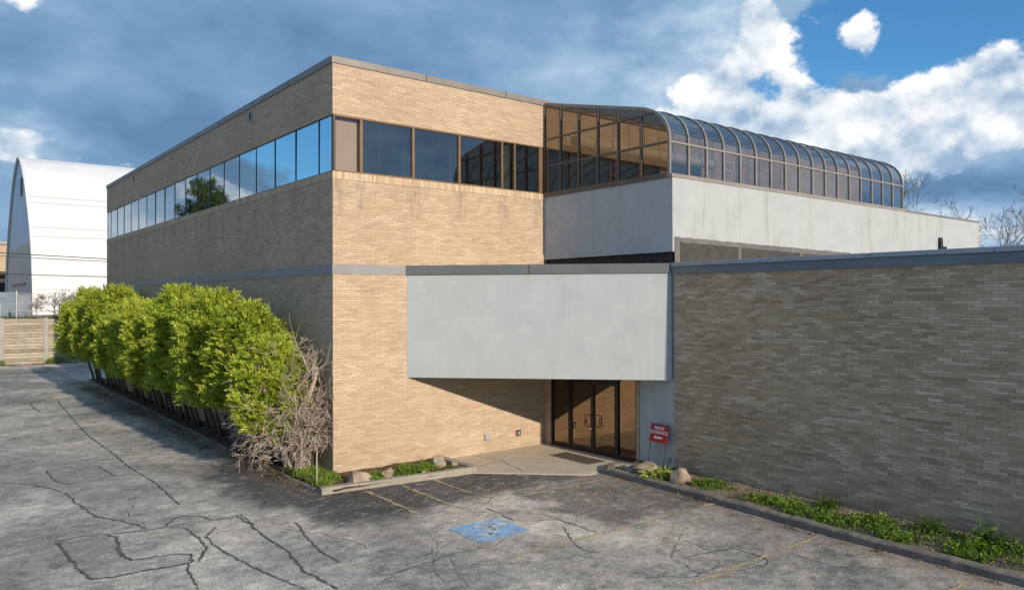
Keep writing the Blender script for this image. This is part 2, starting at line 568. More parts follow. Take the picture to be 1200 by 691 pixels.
# ================================================================== GROUND
def asphalt_mat():
    m, n = new_mat('asphalt')
    P = n.coord('Object')
    x, y, z = n.sep(P)[0:3]
    big = n.noise(P, 0.13, 4, 0.6)
    mid = n.noise(P, 0.6, 7, 0.72, 0.25)
    sml = n.noise(P, 2.6, 6, 0.7, 0.3)
    speck = n.noise(P, 38.0, 3, 0.75)
    speck2 = n.noise(P, 120.0, 2, 0.6)
    drag = n.noise(n.comb(n.m('ADD', n.m('MULTIPLY', x, 0.8), n.m('MULTIPLY', y, 0.2)), n.m('SUBTRACT', n.m('MULTIPLY', y, 1.2), n.m('MULTIPLY', x, 0.3))), 3.4, 8, 0.78, 0.0)
    fine_ = n.noise(P, 13.0, 5, 0.78)
    t = n.m('ADD', n.m('MULTIPLY', big, 0.42), n.m('ADD', n.m('MULTIPLY', mid, 0.45), n.m('ADD', n.m('MULTIPLY', sml, 0.50), n.m('ADD', n.m('MULTIPLY', drag, 0.40), n.m('MULTIPLY', fine_, 0.23)))))
    c = n.ramp(n.m('MULTIPLY', t, 0.5), [(0.41, (0.10, 0.097, 0.094)), (0.455, (0.195, 0.188, 0.179)), (0.495, (0.28, 0.267, 0.252)), (0.53, (0.355, 0.338, 0.317)), (0.58, (0.49, 0.465, 0.435))])
    # newer, darker seal coat in front of the entrance bed, with a ragged edge
    ex = n.m('ADD', x, n.m('MULTIPLY', n.m('SUBTRACT', n.noise(P, 0.8, 5, 0.65), 0.5), 2.6))
    ey = n.m('ADD', y, n.m('MULTIPLY', n.m('SUBTRACT', n.noise(n.vm('ADD', P, (9.0, 4.0, 0.0)), 0.8, 5, 0.65), 0.5), 2.2))
    seal = n.m('MULTIPLY', n.m('MULTIPLY', n.step(ex, -2.6, -1.9), n.step(ex, 6.2, 6.6, 1.0, 0.0)), n.m('MULTIPLY', n.step(ey, -4.9, -4.0), n.step(ey, -0.5, 0.5, 1.0, 0.0)))
    seal2 = n.m('MULTIPLY', n.m('MULTIPLY', n.step(ex, -3.1, -2.3), n.step(ex, -0.6, 0.2, 1.0, 0.0)), n.m('MULTIPLY', n.step(ey, -2.4, -1.7), n.step(ey, 3.0, 5.0, 1.0, 0.0)))
    seal3 = n.m('MULTIPLY', n.m('MULTIPLY', n.step(ex, 2.4, 3.2), n.step(ex, 6.2, 6.8, 1.0, 0.0)), n.m('MULTIPLY', n.step(ey, -8.9, -8.0), n.step(ey, -4.6, -4.0, 1.0, 0.0)))
    sealm = n.m('MAXIMUM', n.m('MAXIMUM', seal, n.m('MULTIPLY', seal2, 0.9)), n.m('MULTIPLY', seal3, 0.75))
    sealm = n.m('MULTIPLY', sealm, n.step(drag, 0.52, 0.64, 1.0, 0.35))
    c = n.mix(n.m('MULTIPLY', sealm, 0.92), c, (0.062, 0.061, 0.062))
    # pale scuffs where the binder has worn off
    scr = n.noise(n.comb(n.m('ADD', n.m('MULTIPLY', x, 1.0), n.m('MULTIPLY', y, 0.4)), n.m('SUBTRACT', n.m('MULTIPLY', y, 2.2), n.m('MULTIPLY', x, 0.9))), 1.5, 9, 0.8, 0.0)
    c = n.mix(n.m('MULTIPLY', n.step(scr, 0.56, 0.66), 0.40), c, (0.50, 0.47, 0.43))
    # brown dirt gathered along the kerbs
    dk = n.m('MULTIPLY', n.m('MULTIPLY', n.step(x, -2.0, -1.2), n.step(x, -1.0, -0.9, 1.0, 0.0)), n.step(y, -1.5, 2.0))
    dk2 = n.m('MULTIPLY', n.m('MULTIPLY', n.step(n.m('ADD', x, n.m('MULTIPLY', n.m('ADD', y, 5.0), -0.065)), 5.55, 6.1), n.step(x, 6.3, 6.4, 1.0, 0.0)), n.step(y, -4.9, -5.4))
    dirt = n.m('MULTIPLY', n.m('MAXIMUM', dk, dk2), n.step(sml, 0.38, 0.6))
    c = n.mix(n.m('MULTIPLY', dirt, 0.7), c, (0.17, 0.13, 0.095))
    # oil and water stains
    oil = n.noise(n.vm('ADD', P, (31.0, 7.0, 0.0)), 0.9, 4, 0.55)
    c = n.mix(n.m('MULTIPLY', n.step(oil, 0.62, 0.78), 0.5), c, (0.11, 0.095, 0.08))
    # hairline alligator cracking
    vo = n.node('ShaderNodeTexVoronoi', feature='DISTANCE_TO_EDGE')
    n.set(vo.inputs['Vector'], n.vm('ADD', P, n.vm('SCALE', n.node('ShaderNodeTexNoise').outputs[1])))
    vo.inputs['Scale'].default_value = 1.15
    hair = n.m('MULTIPLY', n.step(vo.outputs[0], 0.004, 0.018, 1.0, 0.0), n.step(mid, 0.46, 0.58))
    c = n.mix(n.m('MULTIPLY', hair, 0.28), c, (0.05, 0.048, 0.045))
    c = n.mix(1.0, c, n.ramp(speck, [(0.34, (0.50, 0.50, 0.50)), (0.5, (1.0, 1.0, 1.0)), (0.66, (1.5, 1.48, 1.45))]), 'MULTIPLY')
    c = n.mix(1.0, c, n.ramp(n.noise(P, 15.0, 5, 0.8), [(0.36, (0.74, 0.74, 0.74)), (0.5, (1.0, 1.0, 1.0)), (0.64, (1.24, 1.235, 1.23))]), 'MULTIPLY')
    zone = n.noise(n.vm('ADD', P, (14.0, 3.0, 0.0)), 0.17, 5, 0.62, 0.4)
    c = n.mix(1.0, c, n.ramp(zone, [(0.38, (0.70, 0.70, 0.71)), (0.5, (1.0, 1.0, 0.995)), (0.60, (1.30, 1.28, 1.25))]), 'MULTIPLY')
    c = n.mix(1.0, c, (1.20, 1.145, 1.09), 'MULTIPLY')
    h = n.m('ADD', n.m('MULTIPLY', speck, 0.9), n.m('ADD', n.m('MULTIPLY', sml, 1.4), n.m('MULTIPLY', speck2, 0.4)))
    n.out(n.principled(c, 0.92, spec=0.2, normal=n.bump(h, 0.45, 0.012)))
    return m


M_ASPHALT = asphalt_mat()
g = MB()
g.face([(-500, -500, 0), (500, -500, 0), (500, 500, 0), (-500, 500, 0)])
ground = struct(g.build('asphalt_ground', M_ASPHALT))


def worn_mat(name, col, lo, hi, col2=None, dark=False):
    """paint or filler that has worn through to the asphalt in places"""
    m, n = new_mat(name)
    P = n.coord('Object')
    a = n.noise(P, 3.0, 7, 0.75, 0.4)
    b = n.noise(P, 26.0, 3, 0.7)
    f = n.m('ADD', n.m('MULTIPLY', a, 0.65), n.m('MULTIPLY', b, 0.35))
    q = n.noise(P, 1.2, 4, 0.6)
    c = n.mix(n.step(q, 0.4, 0.65), col, col2 or tuple(k * 0.8 for k in col))
    p = n.node('ShaderNodeBsdfPrincipled')
    n.set(p.inputs['Base Color'], c); p.inputs['Roughness'].default_value = 0.85
    t = n.node('ShaderNodeBsdfTransparent')
    mx = n.node('ShaderNodeMixShader')
    n.set(mx.inputs[0], n.step(f, lo, hi))
    n.t.links.new(t.outputs[0], mx.inputs[1]); n.t.links.new(p.outputs[0], mx.inputs[2])
    n.out(mx.outputs[0])
    return m


M_CRACK = worn_mat('crack_filler', (0.065, 0.062, 0.058), 0.36, 0.54, (0.12, 0.11, 0.098))
M_HAIR = worn_mat('hairline_crack', (0.11, 0.104, 0.096), 0.40, 0.56, (0.15, 0.14, 0.125))
M_SEAM = worn_mat('pale_seam', (0.37, 0.36, 0.34), 0.46, 0.58)
M_YELLOW = worn_mat('yellow_paint', (0.53, 0.40, 0.20), 0.38, 0.56, (0.50, 0.385, 0.215))
M_YELLOW_FAINT = worn_mat('faded_yellow_paint', (0.46, 0.34, 0.14), 0.47, 0.60)
M_BLUE = worn_mat('blue_paint', (0.25, 0.42, 0.62), 0.37, 0.53, (0.33, 0.48, 0.64))
M_WHITE_WORN = worn_mat('worn_white_paint', (0.66, 0.66, 0.62), 0.36, 0.50)
M_PATCH = worn_mat('patched_asphalt', (0.40, 0.38, 0.35), 0.40, 0.66, (0.30, 0.285, 0.265))


def ribbon(pts, width, rng, step=0.09, jit=0.35, wob=0.05):
    """flat strip with a wandering line and ragged edges"""
    P = [Vector((p[0], p[1], 0)) for p in pts]
    out = []
    for a, b in zip(P[:-1], P[1:]):
        k = max(1, int((b - a).length / step))
        for i in range(k):
            out.append(a.lerp(b, i / k))
    out.append(P[-1])
    mb = []
    s0 = rng.random() * 50
    for i, p in enumerate(out):
        t = out[min(i + 1, len(out) - 1)] - out[max(i - 1, 0)]
        t.normalize()
        nn = Vector((-t.y, t.x, 0))
        off = mnoise.noise(Vector((i * 0.17 + s0, s0, 0))) * wob * 2.2 + mnoise.noise(Vector((i * 0.6 + s0, 3.3, 0))) * wob
        wl = width * 0.5 * (0.25 + 1.5 * abs(mnoise.noise(Vector((i * 0.23 + s0, 9.1, 0)))) + jit * rng.random())
        wr = width * 0.5 * (0.25 + 1.5 * abs(mnoise.noise(Vector((i * 0.23 + s0, 1.7, 5)))) + jit * rng.random())
        end = min(1.0, i / 3 + 0.25, (len(out) - 1 - i) / 3 + 0.25)
        q = p + nn * off
        mb.append((q + nn * wl * end, q - nn * wr * end))
    return mb


def strip(pts, width, name, mat, z, parent, rng, jit=0.35, wob=0.05, step=0.09):
    mb = MB()
    rows = ribbon(pts, width, rng, step, jit, wob)
    for (a, b), (c, d) in zip(rows[:-1], rows[1:]):
        mb.face([(b.x, b.y, z), (d.x, d.y, z), (c.x, c.y, z), (a.x, a.y, z)])
    return mb.build(name, mat, parent)


rng = random.Random(3)
CRACKS = [
    (0.10, [(-3.52, 23.94), (-4.01, 15.13), (-4.15, 11.59), (-4.12, 8.54), (-4.19, 5.06), (-4.07, 2.38), (-4.19, -0.33)]),
    (0.10, [(-7.4, 5.25), (-6.87, 4.57), (-6.47, 3.73), (-6.17, 2.76), (-6.14, 1.66), (-6.03, 0.35), (-5.95, -0.22), (-5.69, -0.71), (-5.51, -1.14), (-5.37, -1.5), (-5.29, -1.93)]),
    (0.09, [(-6.2, 6.13), (-6.2, 5.09), (-6.15, 4.3), (-5.98, 3.85), (-5.55, 3.81), (-4.77, 4.03), (-4.81, 5.0), (-4.87, 5.9), (-5.29, 6.13), (-5.73, 6.22), (-6.18, 6.11)]),
    (0.14, [(-6.99, -1.72), (-6.95, -2.45), (-6.92, -3.41), (-6.88, -4.03), (-6.81, -4.57), (-6.52, -4.67), (-6.1, -4.69), (-5.53, -4.76), (-5.16, -4.76), (-5.0, -4.26), (-5.35, -4.06), (-5.72, -4.0), (-6.04, -3.9), (-6.11, -3.37), (-6.06, -2.83), (-5.95, -2.2), (-6.07, -1.83)]),
    (0.07, [(-6.99, -1.69), (-6.64, -1.64), (-6.25, -1.73), (-5.83, -1.88), (-5.35, -2.02), (-4.93, -2.06), (-4.61, -2.36)]),
    (0.12, [(-4.61, -2.36), (-4.61, -3.0), (-4.62, -3.64), (-4.67, -4.03), (-5.03, -4.79)]),
    (0.10, [(-4.96, -2.03), (-4.66, -1.54), (-4.38, -1.35), (-4.12, -1.61), (-3.94, -2.13), (-3.68, -2.23), (-3.3, -2.09), (-3.37, -3.12)]),
    (0.12, [(-3.44, -2.13), (-3.4, -3.07), (-3.48, -4.16), (-3.49, -5.33), (-3.57, -5.8), (-3.66, -6.6), (-3.58, -7.78)]),
    (0.10, [(-4.07, -2.7), (-4.46, -3.37), (-4.5, -4.09), (-4.41, -5.12), (-4.3, -5.97), (-4.13, -6.91), (-4.02, -7.43)]),
    (0.11, [(-2.54, -3.41), (-2.83, -4.84), (-2.98, -5.88), (-2.93, -6.57)]),
    (0.09, [(-5.2, -4.73), (-5.3, -5.17), (-5.41, -5.77), (-5.47, -6.28)]),
    (0.12, [(-4.72, 24.08), (-4.76, 21.7), (-4.71, 20.05)]),
    (0.05, [(-2.62, -1.61), (-2.09, -1.17), (-1.6, -0.78)]),
    (0.06, [(1.46, -5.09), (1.44, -5.76), (1.34, -6.45), (1.69, -6.82), (2.19, -7.02), (2.19, -7.51), (2.17, -8.31)]),
    (0.06, [(1.89, -7.51), (1.62, -7.98), (1.36, -8.41), (1.14, -8.94), (1.26, -9.23)]),
    (0.04, [(2.23, -6.54), (2.19, -7.02)]),
    (0.04, [(-1.07, -2.0), (-1.15, -2.74), (-0.87, -2.97), (-0.21, -3.15)]),
    (0.05, [(3.23, -9.75), (3.08, -10.44), (3.23, -10.67), (3.6, -10.74)]),
    (0.05, [(2.33, -10.48), (3.03, -10.62), (3.44, -10.72), (3.57, -10.83), (3.58, -11.28), (3.47, -11.6), (3.22, -11.7), (2.59, -11.58), (2.14, -11.41), (1.88, -11.1), (2.08, -10.68)]),
    (0.04, [(4.25, -11.6), (4.13, -12.04), (4.18, -12.58), (4.81, -13.28)]),
    (0.05, [(-5.99, 21.24), (-5.29, 21.39), (-4.34, 19.88), (-3.76, 16.73)]),
]
SEAM = [(-7.92, -1.32), (-7.44, -1.42), (-6.99, -1.47), (-6.36, -1.67), (-5.37, -1.98), (-4.94, -2.0), (-4.19, -2.08), (-3.59, -2.2), (-2.56, -1.94), (-1.45, -1.69)]
SCR = [[(-1.09, -2.85), (-0.74, -3.06), (-0.17, -3.09), (0.44, -3.15), (0.8, -3.18)], [(1.31, -2.64), (1.35, -3.06), (1.52, -3.48), (2.04, -3.62), (2.9, -3.73)]]

# square saw-cut patches of paler asphalt
mb = MB()
mb.face([(x, y, 0.004) for x, y in [(-6.95, -1.75), (-6.88, -4.03), (-6.81, -4.57), (-6.1, -4.69), (-5.2, -4.76), (-5.0, -4.26), (-5.72, -4.0), (-6.04, -3.9), (-6.11, -3.37), (-6.06, -2.83), (-6.07, -1.85)]])
mb.build('asphalt_patch', M_PATCH, ground)
mb = MB()
mb.face([(x, y, 0.004) for x, y in [(-6.2, 6.1), (-6.15, 4.3), (-5.98, 3.85), (-4.77, 4.03), (-4.87, 5.9)]])
mb.build('asphalt_patch', M_PATCH, ground)
for wd, pts in CRACKS:
    strip(pts, wd * 0.62, 'crack', M_CRACK, 0.008, ground, rng, 0.6, 0.02, 0.05)
rw_ = random.Random(41)
for k in range(64):      # finer cracks branching over the whole lot
    near = k < 44
    p = Vector((rw_.uniform(-8, 5.0), rw_.uniform(-11.5, 3.0), 0)) if near else Vector((rw_.uniform(-9, -2.0), rw_.uniform(2, 34), 0))
    if p.y > -2.5 and p.x > -1.5: p.y -= 5
    a_ = rw_.uniform(0, 6.283); pl = [(p.x, p.y)]
    for q in range(rw_.randint(4, 11)):
        a_ += rw_.gauss(0, .28)
        p = p + Vector((math.cos(a_), math.sin(a_), 0)) * rw_.uniform(.25, .5) * (1 if near else 1.8)
        if p.x > 5.4 or (p.x > -1.4 and p.y > -2.3): break
        pl.append((p.x, p.y))
    if len(pl) > 2: strip(pl, rw_.uniform(.014, .03), 'hairline_crack', M_HAIR, 0.006, ground, rng, 0.6, 0.03, 0.06)
strip(SEAM, 0.16, 'seam', M_SEAM, 0.007, ground, rng, 0.5)
for s in SCR:
    strip(s, 0.10, 'seam', M_SEAM, 0.007, ground, rng, 0.5)

LINES = [([(-0.0, -1.92), (-0.06, -4.72)], .14, 0), ([(1.04, -2.04), (0.96, -4.80)], .14, 0), ([(2.04, -2.14), (2.0, -3.85)], .14, 0),
         ([(3.06, -3.4), (3.07, -4.3)], .13, 1), ([(4.2, -2.95), (4.21, -3.5)], .13, 1),
         ([(-0.17, -4.82), (2.2, -4.9)], .13, 1), ([(2.2, -4.9), (5.85, -5.0)], .14, 0), ([(-0.24, -8.36), (6.1, -8.45)], .15, 0),
         ([(1.44, -11.44), (5.65, -11.42)], .15, 0), ([(2.3, -14.3), (5.2, -14.45)], .15, 0), ([(-1.94, 50.0), (-2.22, 44.0)], .14, 0), ([(1.16, 50.0), (0.61, 43.4)], .14, 1)]
for pts, wd, faint in LINES:
    strip(pts, wd, 'parking_line', M_YELLOW_FAINT if faint else M_YELLOW, 0.012, ground, rng, 0.12, 0.006, 0.06)

# accessible-parking square with its worn wheelchair figure
mb = MB()
mb.face([(-0.19, -7.30, 0.012), (1.15, -7.32, 0.012), (1.18, -6.09, 0.012), (-0.18, -6.08, 0.012)])
square = mb.build('accessible_parking_square', M_BLUE, ground)
mb = MB()
zc = 0.016


def arc_strip(cx, cy, ra, rb, a0, a1, n=26):
    for i in range(n):
        t0, t1 = R(a0 + (a1 - a0) * i / n), R(a0 + (a1 - a0) * (i + 1) / n)
        mb.face([(cx + rb * math.cos(t0), cy + rb * math.sin(t0), zc), (cx + rb * math.cos(t1), cy + rb * math.sin(t1), zc),
                 (cx + ra * math.cos(t1), cy + ra * math.sin(t1), zc), (cx + ra * math.cos(t0), cy + ra * math.sin(t0), zc)])


def bar(p, q, wd):
    p, q = Vector((p[0], p[1], zc)), Vector((q[0], q[1], zc))
    t = (q - p).normalized(); nn = Vector((-t.y, t.x, 0)) * wd / 2
    mb.face([p - nn, q - nn, q + nn, p + nn])


# the figure's head points to +x (towards the wing): wheel at low x
arc_strip(0.36, -6.66, 0.25, 0.33, -150, 95)
bar((0.40, -6.52), (0.80, -6.56), 0.085)
bar((0.60, -6.56), (0.60, -6.80), 0.075)
bar((0.44, -6.60), (0.42, -6.90), 0.085)
bar((0.42, -6.90), (0.16, -7.02), 0.075)
for i in range(18):
    a, b = R(20 * i), R(20 * (i + 1))
    mb.face([(0.93, -6.55, zc), (0.93 + .105 * math.cos(a), -6.55 + .105 * math.sin(a), zc), (0.93 + .105 * math.cos(b), -6.55 + .105 * math.sin(b), zc)])
mb.build('wheelchair_symbol', M_WHITE_WORN, square)

# concrete walk up to the door
def concrete_mat(name, col, var=0.22):
    m, n = new_mat(name)
    P = n.coord('Object')
    a = n.noise(P, 0.9, 6, 0.65, 0.3); b = n.noise(P, 40.0, 3, 0.7); d = n.noise(P, 5.0, 5, 0.7)
    c = n.ramp(n.m('ADD', n.m('MULTIPLY', a, 0.6), n.m('MULTIPLY', d, 0.4)), [(0.3, tuple(k * (1 - var) for k in col)), (0.55, col), (0.72, tuple(k * (1 + var) for k in col))])
    c = n.mix(1.0, c, n.ramp(b, [(0.3, (0.85, 0.85, 0.85)), (0.7, (1.12, 1.12, 1.12))]), 'MULTIPLY')
    st = n.noise(n.vm('ADD', P, (5.0, 2.0, 9.0)), 1.7, 5, 0.7)
    c = n.mix(n.step(st, 0.50, 0.78, 0.0, 0.42), c, tuple(k * 0.5 for k in col))
    n.out(n.principled(c, 0.92, spec=0.2, normal=n.bump(n.m('ADD', n.m('MULTIPLY', b, 0.6), d), 0.5, 0.015)))
    return m


M_CONC = concrete_mat('concrete_walk', (0.52, 0.455, 0.36))
M_KERB_DARK = concrete_mat('weathered_kerb_concrete', (0.205, 0.185, 0.16), 0.45)
M_KERB = concrete_mat('kerb_concrete', (0.33, 0.30, 0.25), 0.3)
mb = MB()
mb.prism([(3.42, -2.12), (3.9, -2.62), (4.29, -2.94), (5.0, -3.65), (5.75, -4.36), (6.0, -4.36), (6.3, -4.2), (6.75, -4.12), (7.96, -4.12), (7.96, 0.0), (3.42, 0.0)], -0.1, 0.02)
struct(mb.build('concrete_walk', M_CONC))
strip([(4.75, -0.02), (4.9, -0.9), (5.0, -1.4), (4.75, -2.2), (4.62, -3.1)], .035, 'crack', M_CRACK, 0.026, ground, rng, 0.4, 0.03)
strip([(3.45, -1.4), (4.2, -1.45), (4.95, -1.4)], .03, 'crack', M_CRACK, 0.026, ground, rng, 0.4, 0.02)


def soil_mat(name, stops):
    m, n = new_mat(name)
    P = n.coord('Object')
    a = n.noise(P, 14.0, 6, 0.75, 0.4); b = n.noise(P, 1.6, 4, 0.6)
    vo = n.node('ShaderNodeTexVoronoi'); n.set(vo.inputs['Vector'], P); vo.inputs['Scale'].default_value = 22.0
    f = n.m('ADD', n.m('MULTIPLY', a, 0.5), n.m('ADD', n.m('MULTIPLY', b, 0.25), n.m('MULTIPLY', n.sep(vo.outputs['Color'])[0], 0.3)))
    n.out(n.principled(n.ramp(f, stops), 0.95, spec=0.1, normal=n.bump(n.m('ADD', a, vo.outputs[0]), 1.0, 0.04)))
    return m


M_SOIL = soil_mat('bed_soil', [(0.3, (0.055, 0.04, 0.028)), (0.5, (0.12, 0.085, 0.058)), (0.75, (0.23, 0.165, 0.115))])
M_SOIL_PALE = soil_mat('pale_bed_soil', [(0.3, (0.10, 0.08, 0.06)), (0.5, (0.22, 0.175, 0.13)), (0.75, (0.36, 0.29, 0.22))])


def bed(poly, name, mat, z, amp, seed, step=0.16):
    """lumpy soil surface inside a polygon"""
    mbx = MB()
    xs = [p[0] for p in poly]; ys = [p[1] for p in poly]

    def inside(x, y):
        c = False
        for i in range(len(poly)):
            (x1, y1), (x2, y2) = poly[i], poly[i - 1]
            if (y1 > y) != (y2 > y) and x < (x2 - x1) * (y - y1) / (y2 - y1) + x1:
                c = not c
        return c
    nx = int((max(xs) - min(xs)) / step) + 1; ny = int((max(ys) - min(ys)) / step) + 1
    def hgt(x, y):
        return z + amp * mnoise.noise(Vector((x * 1.7, y * 1.7, seed))) + amp * .5 * mnoise.noise(Vector((x * 6, y * 6, seed)))
    for i in range(nx):
        for j in range(ny):
            x0, y0 = min(xs) + i * step, min(ys) + j * step
            if inside(x0 + step / 2, y0 + step / 2):
                q = [(x0, y0), (x0 + step, y0), (x0 + step, y0 + step), (x0, y0 + step)]
                mbx.face([(a, b, hgt(a, b)) for a, b in q])
    o = mbx.build(name, mat)
    bm = bmesh.new(); bm.from_mesh(o.data)
    bmesh.ops.remove_doubles(bm, verts=bm.verts, dist=1e-4)
    for f in bm.faces: f.smooth = True
    bm.to_mesh(o.data); bm.free()
    return struct(o)


bed([(-0.95, -1.75), (3.3, -2.0), (3.5, -1.8), (3.5, 0.0), (0.0, 0.0), (0.0, 31.0), (0.4, 33.6), (-0.45, 33.8), (-0.95, 2.5)], 'planting_bed', M_SOIL, 0.11, 0.05, 2.0)
bed([(6.35, -4.7), (6.75, -4.32), (7.94, -4.25), (7.9, -24.0), (5.85, -24.0), (5.85, -12.0), (6.2, -7.5)], 'planting_bed', M_SOIL_PALE, 0.12, 0.05, 5.0)


def kerb(pts, width, h, seg=0.9, seed=1, gap=0.012, name='kerb', drop=0.0, mat=None):
    """cast kerb lengths with worn, rounded edges; pts is the outer bottom edge, the kerb lies to its left"""
    r = random.Random(seed)
    P = [Vector((p[0], p[1], 0)) for p in pts]
    mbk = MB()
    # offset polyline
    inner = []
    for i, p in enumerate(P):
        d0 = (P[i] - P[i - 1]).normalized() if i else (P[1] - P[0]).normalized()
        d1 = (P[i + 1] - P[i]).normalized() if i < len(P) - 1 else d0
        n0 = Vector((-d0.y, d0.x, 0)); n1 = Vector((-d1.y, d1.x, 0))
        mm = (n0 + n1).normalized()
        inner.append(p + mm * (width / max(0.4, mm.dot(n1))))
    for i in range(len(P) - 1):
        L = (P[i + 1] - P[i]).length
        k = max(1, int(L / 0.12))
        rows = []
        for j in range(k + 1):
            t = j / k
            o = P[i].lerp(P[i + 1], t); n_ = inner[i].lerp(inner[i + 1], t)
            wv = Vector((o.x * 1.3 + seed, o.y * 1.3, 0))
            dz = 0.018 * mnoise.noise(wv) + 0.012 * mnoise.noise(wv * 5)
            cut = 0.0
            if j % max(1, int(seg / 0.12)) == 0: cut = 0.012
            d = (o - n_).normalized() * (0.014 * mnoise.noise(wv * 4 + Vector((0, 0, 4))) - cut * 0.4)
            hh = h + dz - cut - drop * r.random() * 0.3
            e = (n_ - o).normalized()
            c = 0.03
            prof = [o + d, o + d + Vector((0, 0, hh - c)), o + d + e * c + Vector((0, 0, hh)), n_ - e * c * .7 + Vector((0, 0, hh)), n_ + Vector((0, 0, hh - c)), n_ + Vector((0, 0, -0.05))]
            prof[0] = o + d + Vector((0, 0, -0.05))
            rows.append(prof)
        for a, b in zip(rows[:-1], rows[1:]):
            for q in range(5):
                mbk.face([a[q], b[q], b[q + 1], a[q + 1]])
        mbk.face(list(reversed(rows[0]))); mbk.face(rows[-1])
    o = mbk.build(name, mat or M_KERB)
    bm = bmesh.new(); bm.from_mesh(o.data)
    bmesh.ops.remove_doubles(bm, verts=bm.verts, dist=1e-4)
    bmesh.ops.recalc_face_normals(bm, faces=bm.faces)
    bm.to_mesh(o.data); bm.free()
    return struct(o)


kerb([(-0.45, 34.2), (-1.1, 2.9), (-1.08, -1.62)], 0.17, 0.06, 2.4, seed=4, mat=M_KERB_DARK)
kerb([(-1.08, -1.64), (3.44, -2.12), (3.62, -1.9), (3.62, -0.02)], 0.24, 0.17, 1.9, seed=8)
kerb([(7.2, -4.18), (6.72, -4.12), (6.22, -4.62), (6.1, -7.46), (5.75, -12.1), (5.72, -15.2), (5.72, -25.0)], 0.24, 0.17, 3.1, seed=11, mat=M_KERB_DARK)

# ================================================================== THE BUILDING
BUILDING = thing('office_building', 'two storey tan brick office building with ribbon windows, white entrance canopy and curved glass lean-to', 'building', (0, 0, 0))
M_BR_LEFT = brick_mat('tan_brick_side', 1.705, 0.98)
M_BR_FRONT = brick_mat('tan_brick_front', None, 0, [0.91, 2.66, 4.36, 6.09, 0.15, 7.6])
M_BR = brick_mat('tan_brick')
M_BR_WING = brick_mat('mixed_tan_brick', rough_mix=True)
M_SOLDIER = soldier_mat('soldier_course')
M_COPING = plain_mat('coping_metal', (0.225, 0.205, 0.19), 0.45, 0.25, 0.4, 0.14, 1.3)
M_BAND = plain_mat('band_metal', (0.25, 0.255, 0.26), 0.5, 0.2, 0.4, 0.12, 1.1)
M_FASCIA = plain_mat('blue_grey_fascia', (0.155, 0.19, 0.225), 0.4, 0.3, 0.4, 0.14, 0.9)
M_CANFASCIA = plain_mat('canopy_fascia_metal', (0.135, 0.15, 0.158), 0.5, 0.2, 0.4, 0.12, 1.1)
M_LIP = plain_mat('grey_edge_flashing', (0.31, 0.36, 0.40), 0.45, 0.3, 0.4, 0.12, 1.0)
M_STUCCO = stucco_mat('white_stucco', (0.37, 0.39, 0.40), 0.42, 1.0, (0.25, 0.25, 0.225))
M_STUCCO_CAN = stucco_mat('canopy_stucco', (0.395, 0.43, 0.445), 0.16, 1.4, (0.30, 0.31, 0.29))
M_STUCCO_SIDE = stucco_mat('weathered_stucco', (0.44, 0.475, 0.495), 0.25, 1.0, (0.36, 0.38, 0.38), patch=0.35)
M_BRONZE = plain_mat('bronze_frame', (0.185, 0.115, 0.062), 0.45, 0.3, 0.4, 0.15, 2.0)
M_BLACK = plain_mat('black_frame', (0.018, 0.018, 0.02), 0.4, 0.2, 0.4, 0.2, 2.0)
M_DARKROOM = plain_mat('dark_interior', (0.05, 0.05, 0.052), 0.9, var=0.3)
M_BLIND = plain_mat('beige_blind', (0.52, 0.43, 0.35), 0.8, var=0.06)
M_SLAT = plain_mat('grey_blind_slat', (0.22, 0.23, 0.24), 0.7, var=0.1)
M_CURTAIN = plain_mat('green_curtain', (0.25, 0.34, 0.20), 0.8, var=0.25, scale=6)
M_GLASS_SIDE = glass_mat('sky_mirror_glass', (0.70, 0.73, 0.75), 0.70, (0.02, 0.025, 0.03), 'dark', 0.0, 0.02)
M_GLASS_FRONT = glass_mat('smoked_glass', (0.92, 0.86, 0.80), 0.30, (0.42, 0.43, 0.44), 'clear', 0.0, 0.03)
M_GLASS_CORNER = glass_mat('pale_corner_glass', (0.8, 0.78, 0.75), 0.14, (0.80, 0.77, 0.74), 'clear', 0.0, 0.03)
M_GLASS_DOOR = glass_mat('bronze_door_glass', (0.62, 0.50, 0.38), 0.26, (0.012, 0.010, 0.008), 'dark', 0.0, 0.01)
M_GLASS_END = glass_mat('bronze_lean_to_glass', (0.55, 0.47, 0.38), 0.16, (0.40, 0.355, 0.315), 'clear', 0.0, 0.02)
M_GLASS_LEAN = glass_mat('blue_lean_to_glass', (0.80, 0.85, 0.90), 0.27, (0.68, 0.68, 0.67), 'clear', 0.02, 0.03, 0.30)
M_RIB = plain_mat('lean_to_frame', (0.31, 0.275, 0.235), 0.45, 0.3, 0.4, 0.12, 2.0)
M_RIB_DARK = plain_mat('dark_lean_to_frame', (0.13, 0.115, 0.10), 0.45, 0.3, 0.4, 0.12, 2.0)

zt, w1, w0, b1, b0, LEN, WG = 11.905, 10.26, 8.653, 6.02, 5.75, 31.03, 7.9
AX, ZS, DG = 2.405, 2.658, 5.65
MX = 30.0

